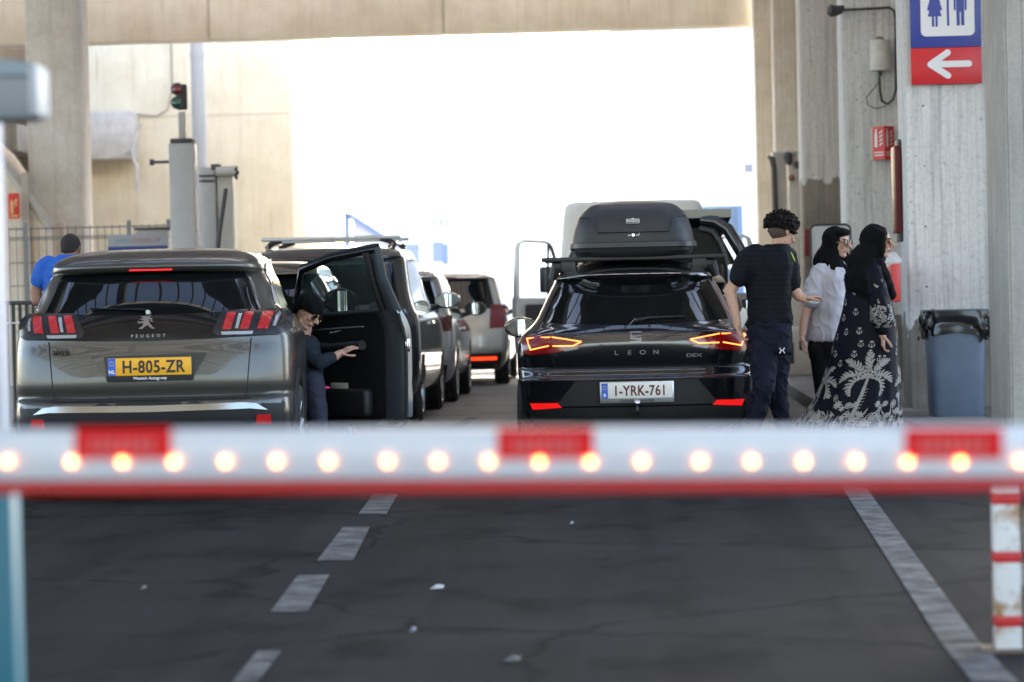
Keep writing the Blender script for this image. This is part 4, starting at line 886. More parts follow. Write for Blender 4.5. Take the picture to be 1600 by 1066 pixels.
# ---- white van with both front doors open
def van():
    pw = M('van_white', (.80,.80,.79), .4, coat=.3, var=.06, vscale=2)
    X0 = -.02+.055+.05; root = thing('van', 'tall off-white van with both front doors standing open', 'van', (.10, 36, 0))
    C = Car([(.3,.88,.05,5.2,.08,.5,6),(.5,.97,.0,5.4,.12,.5,6),(1.0,.99,.0,5.3,.12,.5,6),(1.25,.99,.0,4.8,.12,.4,6),(1.9,.94,.05,4.1,.12,.4,6),(2.3,.90,.09,3.8,.14,.4,5),(2.42,.86,.12,3.7,.2,.3,5),(2.46,.74,.3,3.5,.3,.3,4),(2.47,.1,1.2,2.5,.1,.1,3)], 4)
    mb = MB(); C.body(mb, pw); body = mb.build('body', root, 30)
    ws = [(q*.93, y, .35) for q in (1,-1) for y in (1.0, 4.4)]
    arches(body, ws, .42)
    for x0, y, r in ws: wheel(root, x0-math.copysign(.06, x0), y, r, 1 if x0 > 0 else -1)
    for q in (1,-1):
        MB().prism([(q*.02,.55),(q*.88,.55),(q*.80,2.3),(q*.02,2.3)][::q], C.rfn(.012), 3, pw, .2).build('rear_door', root, 40)
        p = [(q*.90,.85),(q*.975,.85),(q*.965,1.2),(q*.89,1.2)]
        MB().prism(p[::q], C.rfn(.016), 2, darkred, .03).build('taillight', root, 60)
    MB().box((-.95,-.06,.38), (.95,.06,.56), black, .02).build('bumper', root)
    for q in (1,-1):
        # door: local x runs outwards from the hinge
        d = thing('front_door', None, None, (q*.95, 4.55, 0)); d.parent = root; d.rotation_euler = (0,0,(R(-42) if q == 1 else R(42)))
        def F(px): return q*px
        L = 1.0
        fr = MB()
        pts = [(0.02,1.18),(.32,1.95),(.36,1.99),(.45,2.02),(.86,2.03),(.93,1.99),(.96,1.9),(.985,1.3),(.985,1.2)]
        fr.tube([Vector((F(x), 0, z)) for x, z in pts], [.04,.04,.04,.04,.04,.045,.055,.06,.06], pw, 8, sq=(1,.6)); fr.build('window_frame', d, 50)
        iv = MB(); iv.tube([Vector((F(x), -.035, z)) for x, z in ((.40,1.98),(.42,1.5),(.42,1.2))], .02, black, 8); iv.tube([Vector((F(x), -.035, z)) for x, z in ((.06,1.2),(.34,1.92),(.40,1.985))], .018, black, 8); iv.build('rubber_seal', d, 50)
        MB().prism(([(.0,.42),(L*.96,.42),(L,.9),(L,1.22),(.0,1.2)])[::q], lambda u, v, k: Vector((F(u) if q == 1 else -u, (1-k)*.04, v)), 2.2, pw, 0).build('door_panel', d, 40)
        MB().box((F(.05),-.06,.5), (F(.85),-.02,1.12), M('van_lining', (.05,.05,.055), .7), .02).build('door_lining', d)
        m = MB(); m.box((F(.14),.12,1.28), (F(.38),.22,1.66), black, .03); m.tube([(F(.1),.02,1.25),(F(.2),.15,1.3)], .03, black, 8); m.build('wing_mirror', d)
        MB().box((F(.16),.112,1.31), (F(.36),.122,1.63), M('mirror_dull', (.12,.14,.16), .1), .01).build('mirror_glass', d)
    return root
van()
# ------------------------------------------------------------------ signs and fittings on the pillars
SGY = 25.55
s0 = at(1424,133,SGY); s1 = at(1534,133,SGY); sw = s1.x-s0.x; k = sw/110
sg = thing('toilet_sign', 'blue and red toilets sign with white figures and a left arrow', 'sign', (s0.x, SGY, s0.z))
blue = M('sign_blue', (.035,.055,.32), .4); red = M('sign_red2', (.62,.012,.022), .4, var=.1, vscale=8)
MB().box((0,-.03,0), (sw,.0,57*k), red, .004).build('arrow_panel', sg); MB().box((0,-.03,57*k+.002), (sw,.0,57*k+110*k), blue, .004).build('figure_panel', sg)
def rrect(x0, z0, x1, z1, r, n=6):
    P = []
    for cx, cz, a0 in ((x1-r,z1-r,0),(x0+r,z1-r,90),(x0+r,z0+r,180),(x1-r,z0+r,270)):
        for i in range(n+1): a = R(a0+90*i/n); P.append((cx+r*math.cos(a), cz+r*math.sin(a)))
    return P
f1 = face((0,-.031,0)); f2 = face((0,-.034,0))
MB().prism(rrect(16*k,75*k,100*k,157*k,8*k), f1, 1, txtwhite, 0).build('white_square', sg, flip=None)
fg = MB(); zc = 91*k
def fig(cx, woman):
    h = lambda pts: fg.prism([((cx+x)*k, z*k) for x, z in pts], f2, 1, blue, 0)
    fg.prism([((cx+5.5*math.cos(a))*k, (148+5.5*math.sin(a))*k) for a in np.linspace(0, 2*math.pi, 20, endpoint=False)], f2, 1, blue, 0)
    if woman:
        h([(-5,141),(5,141),(12,116),(8,115),(4.5,128),(11,106),(-11,106),(-4.5,128),(-8,115),(-12,116)]); h([(-4.5,106),(-1,106),(-1,90),(-4.5,90)]); h([(1,106),(4.5,106),(4.5,90),(1,90)])
    else:
        h([(-7,141),(7,141),(10,137),(10,115),(7,115),(7,132),(6,132),(6,91),(1,91),(1,112),(-1,112),(-1,91),(-6,91),(-6,132),(-7,132),(-7,115),(-10,115),(-10,137)])
fig(38, True); fig(78, False); fg.prism([(57*k,91*k),(60.5*k,91*k),(60.5*k,155*k),(57*k,155*k)], f2, 1, blue, 0); fg.build('figures', sg, flip=None)
ar = MB(); 
def bar(a, b, w_, q_):
    a = Vector(a); b = Vector(b); d = (b-a).normalized(); n = Vector((-d.y, d.x))*w_; P = []
    a0 = math.atan2(n.y, n.x)
    for i in range(9): t = a0+math.pi*i/8; P.append(((a.x+w_*math.cos(t))*k, (a.y+w_*math.sin(t))*k))
    for i in range(9): t = a0+math.pi+math.pi*i/8; P.append(((b.x+w_*math.cos(t))*k, (b.y+w_*math.sin(t))*k))
    ar.prism(P, face((0,-.031-.0012*q_,0)), 1, txtwhite, 0)
bar((31,31),(90,31),5.0,1); bar((30,31),(57,49),5.0,2); bar((30,31),(57,13),5.0,3); ar.build('arrow', sg, flip=None)
# siren unit, conduit and cables on the third pillar
YP = 32.75
sr = thing('siren', 'white cylindrical siren unit on the pillar above the fire sign', 'siren', tuple(at(1374,112,YP)))
o = at(1374,112,YP); q = lambda px, py, dy=0: at(px,py,YP+dy)-o
hh = q(1374,64).z; sm = M('siren_white', (.66,.66,.62), .5, var=.15, vscale=9)
MB().tube([(0,-.1,0),(0,-.1,.01),(0,-.1,hh-.01),(0,-.1,hh)], [.115,.122,.112,.10], sm, 28).build('housing', sr)
MB().ell((0,-.1,hh), (.055,.055,.045), M('brass', (.3,.26,.18), .4, metal=.7)).build('cap', sr)
MB().cyl((0,-.1,-.06), (0,-.1,0), .025, gd, 12).build('gland', sr)
t = MB(); t.text('1851', lambda u,v,k: Vector((u, -.222+abs(u)*.15, v)), .04, M('faded_text', (.3,.3,.28), .7), (0,.035), space=1.3); t.build('number', sr, flip=None, smooth=False)
cn = MB(); cn.tube([at(1374,120,YP-.1), at(1375,142,YP-.08), at(1378,158,YP-.05), at(1386,163,YP-.04), at(1395,156,YP-.04), at(1400,140,YP-.04), at(1400,80,YP-.04), at(1399,30,YP-.04), at(1397,17,YP-.04), at(1390,12,YP-.04), at(1310,16,YP-.06)], .016, gd, 8)
tag(cn.build('conduit'), 'dark conduit looping from the siren up the pillar edge', 'pipe')
cn = MB(); cn.tube([at(1376,124,YP-.1), at(1366,138,YP-.05), at(1354,152,YP-.04), at(1356,164,YP-.04), at(1368,170,YP-.04), at(1384,166,YP-.04)], .006, gd, 6)
tag(cn.build('cable'), 'thin loose black cable looping below the siren', 'cable')
fl = thing('floodlight', 'small dark floodlight at the end of the ceiling bracket', 'lamp', tuple(at(1306,17,YP-.1)))
MB().tube([(-.10,0,0),(-.06,0,.0),(.0,0,0),(.08,0,0)], [.04,.075,.065,.03], gd, 20).build('head', fl); MB().box((-.02,-.03,.02), (.1,.03,.06), gd, .01).build('bracket', fl)
# V shaped fire extinguisher sign
o = at(1381,250,YP); hv = at(1381,198,YP).z-o.z
vs_ = thing('fire_sign', 'red V-shaped fire extinguisher sign standing out from the whitewashed pillar', 'sign', tuple(o))
MB().box((-.16,-.012,0), (.13,.0,hv-.02), sm, .003).build('back_plate', vs_)
fr_ = M('fire_red', (.60,.03,.02), .45)
for nm, a, b in (('left_panel', Vector((-.125,-.012,0)), Vector((-.0,-.14,0))), ('right_panel', Vector((.0,-.14,0)), Vector((.125,-.012,0)))):
    d = b-a; fn = (lambda a, d: lambda u, v, k: Vector((a.x+d.x*u, a.y+d.y*u-.002*k, v)))(a, d)
    m = MB(); m.prism([(0,0),(1,0),(1,hv),(0,hv)], fn, 3, fr_, 0)
    fn2 = (lambda a, d: lambda u, v, k: Vector((a.x+d.x*u, a.y+d.y*u-.006, v)))(a, d)
    h2 = hv
    m.prism([(.15,h2*.38),(.38,h2*.38),(.38,h2*.75),(.33,h2*.85),(.36,h2*.92),(.20,h2*.92),(.22,h2*.85),(.15,h2*.75)], fn2, 0, txtwhite, 0)
    for i in range(4): m.prism([(.55,h2*(.40+.12*i)),(.82,h2*(.48+.12*i)),(.82,h2*(.53+.12*i)),(.55,h2*(.45+.12*i))], fn2, 0, txtwhite, 0)
    for zz in (.12,.2): m.prism([(.12,h2*zz),(.88,h2*zz),(.88,h2*(zz+.035)),(.12,h2*(zz+.035))], fn2, 0, txtwhite, 0)
    m.build('red_panel', vs_, flip=None)
# red strip of the fire hose door on the side of the sign pillar
a = at(1401,365,26.3); b = at(1401,230,26.3)
hd = thing('fire_hose_cabinet', 'narrow dark red cabinet edge on the side of the sign pillar', 'cabinet', (PXL-.06, 26.2, a.z))
drm = M('cabinet_red', (.12,.010,.009), .5, var=.2)
MB().box((-.005,-.2,0), (.05,.2,b.z-a.z), drm, .01).build('door', hd); MB().box((.03,-.17,-.08), (.06,.17,b.z-a.z+.06), gd, .01).build('backing', hd)
# red extinguisher box behind the woman in the dress, clear bag on top
a = at(1398,472,24.9); b = at(1404,412,24.9)
eb = thing('extinguisher_box', 'red box with a crumpled clear cover beside the sign pillar', 'box', (at(1400,440,24.9).x, 24.9, .145))
MB().box((-.05,-.1,a.z-.145), (.035,.69,b.z-.145), M('box_red', (.62,.06,.06), .4), .02).build('box', eb)
m = MB(); m.ell((-.02,0,b.z-.145+.03), (.07,.06,.07), M('clear_film', (.8,.82,.85), .1, alpha=.45)); m.v = [tuple(Vector(p)+noise.noise_vector(Vector(p)*25)*.02) for p in m.v]; m.build('plastic_cover', eb)
# rounded board behind the two women
a = at(1266,352,30); b = at(1330,430,30)
rbd = thing('folded_mirror', 'rounded grey safety mirror board on a post behind the women', 'mirror', ((a.x+b.x)/2, 30, .145))
hw = (b.x-a.x)/2; MB().prism(rrect(-hw, b.z-.145-.3, hw, a.z-.145, .06), face((0,0,0)), 12, M('board_pale', (.55,.57,.60), .35, metal=.3), 0).build('panel', rbd, 40)
MB().tube([Vector((x, -.01, z)) for x, z in rrect(-hw, b.z-.145-.3, hw, a.z-.145, .06)+[rrect(-hw, b.z-.145-.3, hw, a.z-.145, .06)[0]]], .012, gd, 6).build('rim', rbd); MB().cyl((0,.03,0), (0,.03,a.z-.2), .03, gm, 12).build('post', rbd)
a = at(1262,358,31); MB_ = MB().box((a.x-.04,31,at(1262,400,31).z), (a.x+.03,31.1,a.z), M('marker_red', (.16,.008,.012), .5), .01); tag(MB_.build('red_marker'), 'small dark red marker plate left of the grey mirror board', 'sign')
# low plinth with a socket box between the boy and the girl
a = at(1243,560,36); sb = thing('socket_box', 'small pale utility box with a dark opening low behind the boy', 'box', (a.x, 36, .145))
MB().box((-.18,0,0), (.2,.3,.62), pg, .02).build('body', sb); MB().box((-.10,-.012,.15), (-.02,.0,.42), gd, .004).build('opening', sb); MB().box((.05,-.01,.32), (.1,.0,.44), gd, .004).build('socket', sb)
# ---- bin with a black bag
BY = 24.0; a = at(1442,484,BY); b = at(1540,484,BY)
bn = thing('waste_bin', 'blue-grey plastic waste bin lined with a black bag', 'bin', ((a.x+b.x)/2, BY, .145)); hw = (b.x-a.x)/2; bh = at(1490,490,BY).z-.145
bmat = M('bin_plastic', (.10,.135,.19), .5, var=.15, vscale=5)
def taper(w0, w1, z0, z1, mat, r=.05, name='body', n=7):
    mb = MB(); vs = []; K = 32; rows = [(z0, w0), (z0+.01, w0+.004), ((z0+z1)/2, (w0+w1)/2), (z1-.01, w1), (z1, w1)]
    for z, w_ in rows:
        for i in range(K):
            t = 2*math.pi*i/K; c = math.cos(t); s_ = math.sin(t); vs.append((w_*math.copysign(abs(c)**.3, c), w_*.9*math.copysign(abs(s_)**.3, s_), z))
    fs = [(i*K+j, i*K+(j+1)%K, (i+1)*K+(j+1)%K, (i+1)*K+j) for i in range(4) for j in range(K)]+[tuple(range(K))[::-1], tuple(range(4*K, 5*K))]
    mb.add(vs, fs, mat); return mb
taper(hw*.82, hw*.95, 0, bh-.03, bmat).build('body', bn, 30)
bagm = M('bag_black', (.012,.012,.014), .22)
K = 64; vs = []; rows = 10
for i in range(rows):
    tt = i/(rows-1); z = bh+.025-.20*tt
    for j in range(K):
        th = 2*math.pi*j/K; c = math.cos(th); s_ = math.sin(th); w_ = hw*(1.0-.02*tt)+.03*noise.noise(Vector((c*5, s_*5, z*12)))*2*min(1,tt*2)+.012
        w_ *= 1+.03*tt*math.sin(j*1.7); zz = z+(.14*noise.noise(Vector((c*2.5, s_*2.5, 3)))+.07*noise.noise(Vector((c*7, s_*7, 1))))*tt
        vs.append((w_*math.copysign(abs(c)**.3, c), w_*.9*math.copysign(abs(s_)**.3, s_), zz))
bg_ = MB(); bg_.add(vs, [(i*K+j, i*K+(j+1)%K, (i+1)*K+(j+1)%K, (i+1)*K+j) for i in range(rows-1) for j in range(K)], bagm); bg_.build('bag', bn, 80)
taper(hw*1.02, hw*1.02, bh, bh+.035, M('bin_rim', (.05,.07,.09), .5)).build('rim', bn, 30)
# ------------------------------------------------------------------ foreground barrier, posts
BY_ = 4.5
bo = at(-60, 712, BY_); be = at(1680, 705, BY_)
L_ = (be-bo).length
bar_ = thing('barrier_boom', 'blurred white barrier boom with orange lights and red labels across the foreground', 'barrier', tuple(bo))
bar_.rotation_euler = (0, -math.atan2((be-bo).z, (be-bo).x), 0)
wb_ = M('boom_white', (.52,.55,.60), .35, coat=.3)
z1 = at(800,668,BY_).z-at(800,708.5,BY_).z; z2 = at(800,750,BY_).z-at(800,708.5,BY_).z
MB().box((0,-.02,z2), (L_,.03,z1), wb_, .012).build('boom', bar_)
MB().box((0,-.018,z2-.02), (L_,.02,z2-.001), M('boom_red_lip', (.42,.012,.012), .5), .006).build('rubber_lip', bar_)
ledm = M('boom_led', (1,.4,.1), .4, emit=(1,.25,.075), es=3.6)
for px in (17,116,195,275,355,435,516,608,686,765,844,923,1003,1094,1174,1255,1336,1417,1499,1592):
    x = at(px,720,BY_).x-bo.x
    zc = at(px,720,BY_).z-bo.z-(be.z-bo.z)*(at(px,720,BY_).x-bo.x)/L_
    MB().cyl((x,-.027,zc), (x,-.019,zc), .0042, ledm, 12).build('led', bar_)
rl = M('label_red', (.60,.010,.012), .6, spec=.2)
for x0, x1 in ((121,271),(778,928),(1412,1564)):
    a = at(x0,700,BY_).x-bo.x; b = at(x1,700,BY_).x-bo.x; sl_ = (be.z-bo.z)/L_*(a+b)/2
    zt_ = at((x0+x1)/2,668,BY_).z-bo.z-sl_; zb_ = at((x0+x1)/2,716,BY_).z-bo.z-sl_
    m = MB().box((a,-.0225,zb_), (b,-.0195,zt_), rl)
    for i in range(7):
        xx = a+(b-a)*(.16+.1*i); m.box((xx,-.0235,zb_+.012), (xx+(b-a)*.055,-.0222,zt_-.018), M('label_pink', (.5,.12,.12), .6) if 'label_pink' not in bpy.data.materials else bpy.data.materials['label_pink'])
    m.build('red_label', bar_)
# teal barrier housing at the left edge
a = at(16,900,7.5)
th = thing('barrier_housing', 'out of focus pale and teal barrier housing at the left edge', 'post', (a.x-.09, 7.6, 0))
teal = M('teal_paint', (.018,.12,.165), .5); pale = M('pale_lilac', (.40,.42,.48), .5)
MB().box((-.25,-.08,0), (.09,.08,at(20,735,7.5).z), teal, .012).build('lower_housing', th); MB().box((-.25,-.06,at(20,735,7.5).z), (.068,.06,at(10,180,7.5).z), pale, .01).build('upper_post', th)
MB().box((-.02,-.085,0), (.0,-.079,at(20,735,7.5).z-.05), M('teal_dark', (.015,.10,.15), .4)).build('door_seam', th)
a = at(58,186,7.0); b = at(58,74,7.0)
hd_ = MB(); hd_.box((-.26,-.07,0), (0,.07,(b.z-a.z)*.62), M('head_grey', (.20,.225,.245), .5), .015); hd_.prism([(-.26,(b.z-a.z)*.62),(0,(b.z-a.z)*.62),(-.005,(b.z-a.z)*.78),(-.26,(b.z-a.z)*1.0)], lambda u,v,k: Vector((u,-.07+(1-k)*.07,v)), 2, M('head_blue', (.22,.28,.32), .5), 0)
hd_.box((-.022,-.074,.012), (.004,.074,(b.z-a.z)*.74), M('head_edge', (.38,.41,.44), .5), .006)
ho = hd_.build('lamp_head', th); ho.location = (a.x-th.location.x, 7.0-7.6+.07, a.z)
# striped guard frame on the right
a = at(1555,1012,9.6); b = at(1595,1012,9.6); tp = at(1548,752,9.6)
gf = thing('guard_frame', 'rusty red and white striped steel guard frame at the right edge', 'bollard', (a.x, 9.6, 0))
rw_ = M('rusty_white', (.60,.60,.60), .55, c2=(.30,.17,.07), vscale=9); rw_.node_tree.nodes['Color Ramp'].color_ramp.elements[0].position = .38; rw_.node_tree.nodes['Color Ramp'].color_ramp.elements[1].position = .5
rr_ = M('band_red', (.55,.012,.014), .45, var=.3, vscale=12)
wd = b.x-a.x
for i in range(2):
    x0 = i*(wd+.022)
    pst = MB().box((x0,-.045,.01), (x0+wd,.045,tp.z), rw_, .006)
    pst.build('upright', gf)
    for y0, y1 in ((787,770),(878,860),(978,960)):
        MB().box((x0-.002,-.047,at(1570,y0,9.6).z), (x0+wd+.002,.047,at(1570,y1,9.6).z), rr_, .004).build('red_band', gf)
for y0, y1 in ((915,885),): MB().box((wd,.0,at(1590,y0,9.6).z), (.6,.05,at(1590,y1,9.6).z), rw_, .006).build('crossbar', gf)
MB().box((-.05,-.09,.004), (wd+.25,.09,.016), M('base_rust', (.12,.09,.07), .8), .003).build('base_plate', gf)
# litter
for px, py, sx, lb, cl_ in ((683,921,.03,'small white scrap of paper on the asphalt between the lanes',(.45,.45,.45)), (800,1034,.03,'pale crumpled scrap near the bottom edge',(.10,.10,.095)), (893,820,.012,'tiny pale chip on the asphalt below the boom',(.2,.2,.2)), (645,988,.012,'tiny bluish pebble left of centre on the road',(.14,.16,.19)), (224,922,.012,'tiny stone at the left on the road',(.12,.11,.10))):
    x, y = gp(px, py); m = MB(); m.add([(x-sx,y-.02,.012),(x+sx*.9,y-.03,.016),(x+sx,y+.03,.022),(x-sx*.8,y+.025,.012),(x,y,.03)], [(0,1,4),(1,2,4),(2,3,4),(3,0,4),(3,2,1,0)], M('scrap', cl_, .7)); tag(m.build('litter_scrap', smooth=False), lb, 'litter')
# ------------------------------------------------------------------ people
hairm = M('dark_hair', (.010,.008,.008), .6, spec=.12); scarf = M('black_scarf', (.005,.005,.006), .85, spec=.12, bump=.15, bscale=60)
lens = M('sunglass_lens', (.06,.018,.010), .22, spec=.4); gold_ = M('gold_rim', (.6,.4,.2), .25, metal=1); lipm = M('lips', (.32,.11,.10), .5)
def hand(mb, wrist, dirv, palm_n, size=.095, curl=.5, mat=skin, thumb=1):
    """palm plus five bent fingers of unequal length; dirv = pointing direction, palm_n = normal out of the palm"""
    d = Vector(dirv).normalized(); n = Vector(palm_n); n = (n-d*n.dot(d)).normalized(); s = d.cross(n).normalized()*thumb
    w_ = Vector(wrist); s1 = size
    for t in (-.3,-.1,.1,.3):
        mb.capsule(w_+s*t*s1*.55, w_+d*s1*.95+s*t*s1*.95, s1*.16, s1*.145, mat, 8)
    for i, (t, l) in enumerate(((.36,.72),(.13,.85),(-.11,.80),(-.34,.62))):
        p = w_+d*s1*.98+s*t*s1*.95; a = 0; r = s1*.084
        for k, seg in enumerate((.45,.31,.26)):
            a += curl*(.55+.25*k); v = (d*math.cos(a)+n*math.sin(a)).normalized(); q = p+v*seg*l*s1
            mb.capsule(p, q, r, r*.9, mat, 8); p = q; r *= .9
    p = w_+d*s1*.22+s*s1*.36; a = .75
    for k, seg in enumerate((.45,.34,.3)):
        v = (d*math.cos(a)+s*math.sin(a)*.9+n*(.3+.35*curl)).normalized(); q = p+v*seg*s1; mb.capsule(p, q, s1*.125, s1*.105, mat, 8); p = q; a -= .25
def head_mesh(mb, c, f, up, r=.1, mat=skin, ears=True):
    """face looking along f; c = centre of the skull; returns a frame to place features"""
    f = Vector(f).normalized(); u = Vector(up); u = (u-f*u.dot(f)).normalized(); s = f.cross(u).normalized()
    Rm = Matrix((s, f, u)).transposed()
    P = lambda x, y, z: Vector(c)+s*x*r+f*y*r+u*z*r
    mb.ell(P(0,-.06,.12), (.75*r,.95*r,.92*r), mat, Rm); mb.ell(P(0,.14,-.35), (.62*r,.72*r,.80*r), mat, Rm)
    mb.ell(P(0,.50,-.98), (.26*r,.24*r,.2*r), mat, Rm)                                                # chin
    for q in (-1,1):
        mb.ell(P(q*.36,.62,-.28), (.24*r,.2*r,.22*r), mat, Rm)                                         # cheek
        mb.capsule(P(q*.5,.1,-.75), P(q*.12,.5,-.98), .17*r, .17*r, mat, 8)                             # jaw
        if ears: mb.ell(P(q*.78,-.08,-.12), (.07*r,.17*r,.26*r), mat, Rm)                                       # ear
    mb.capsule(P(0,.86,.18), P(0,.80,-.02), .10*r, .11*r, mat, 8); mb.capsule(P(0,.82,.05), P(0,1.10,-.32), .09*r, .13*r, mat, 8)   # nose
    mb.ell(P(-.12,.92,-.36), (.1*r,.1*r,.08*r), mat, Rm); mb.ell(P(.12,.92,-.36), (.1*r,.1*r,.08*r), mat, Rm)
    mb.ell(P(0,.66,.28), (.52*r,.22*r,.12*r), mat, Rm)                                                 # brow
    mb.ell(P(0,.76,-.60), (.26*r,.18*r,.17*r), mat, Rm)                                                # mouth mound
    return P, Rm
def face_features(P, Rm, r, parent, shades=None, rim=None):
    m = MB(); m.ell(P(0,.91,-.56), (.19*r,.05*r,.04*r), lipm, Rm, 12, 8); m.ell(P(0,.90,-.65), (.16*r,.05*r,.05*r), lipm, Rm, 12, 8); m.build('lips', parent)
    ey = M('eye_dark', (.03,.02,.015), .2); m = MB()
    for q in (-1,1): m.ell(P(q*.32,.76,-.0), (.13*r,.06*r,.07*r), ey, Rm, 10, 8)
    m.build('eyes', parent)
    m = MB()
    for q in (-1,1): m.capsule(P(q*.16,.88,.2), P(q*.48,.72,.22), .04*r, .03*r, hairm, 6)
    m.build('eyebrows', parent)
    if shades:
        m = MB()
        for q in (-1,1):
            m.ell(P(q*.36,.92,-.02), (.30*r,.05*r,.25*r), shades, Rm, 16, 10)
            ring = [P(q*.36+.31*math.cos(a), .93, -.02+.26*math.sin(a)) for a in np.linspace(0, 2*math.pi, 17)]; m.tube(ring, .018*r, rim or gold_, 5, caps=False)
            m.capsule(P(q*.66,.86,.04), P(q*.80,-.05,-.02), .025*r, .025*r, gold_, 6)
        m.capsule(P(-.08,.96,.06), P(.08,.96,.06), .025*r, .025*r, gold_, 6)
        m.build('sunglasses', parent)
def wr(amp, sc=8, stretch=(1,1,1), seed=0):
    def f(co, n):
        k = noise.noise(Vector((co.x*sc*stretch[0]+seed, co.y*sc*stretch[1], co.z*sc*stretch[2])))+.5*noise.noise(Vector((co.x*sc*2.3*stretch[0], co.y*sc*2.3*stretch[1]+seed, co.z*sc*2.3*stretch[2])))
        a2 = Vector((co.x*sc*1.3*stretch[0]+seed*3+co.z*3, co.y*sc*1.3*stretch[1], co.z*sc*1.1)); rg = max(0, 1-abs(noise.noise(a2))*5)
        return n*(k*amp+rg*amp*.8)
    return f
def limb(mb, pts, rr, mat, n=14):
    for i in range(len(pts)-1): mb.capsule(pts[i], pts[i+1], rr[i], rr[i+1], mat, n)
def torso(mb, rows, mat, n=20):
    """rows: centre, half width, half depth, heading angle"""
    vs = []; 
    for c, hw, hd, an in rows:
        for j in range(n):
            t = 2*math.pi*j/n; x = hw*math.copysign(abs(math.cos(t))**.85, math.cos(t)); y = hd*math.copysign(abs(math.sin(t))**.85, math.sin(t))
            vs.append(Vector(c)+Vector((x*math.cos(an)-y*math.sin(an), x*math.sin(an)+y*math.cos(an), 0)))
    k = len(rows); mb.add(vs, [(i*n+j, i*n+(j+1)%n, (i+1)*n+(j+1)%n, (i+1)*n+j) for i in range(k-1) for j in range(n)]+[tuple(range(n))[::-1], tuple(range((k-1)*n, k*n))], mat)
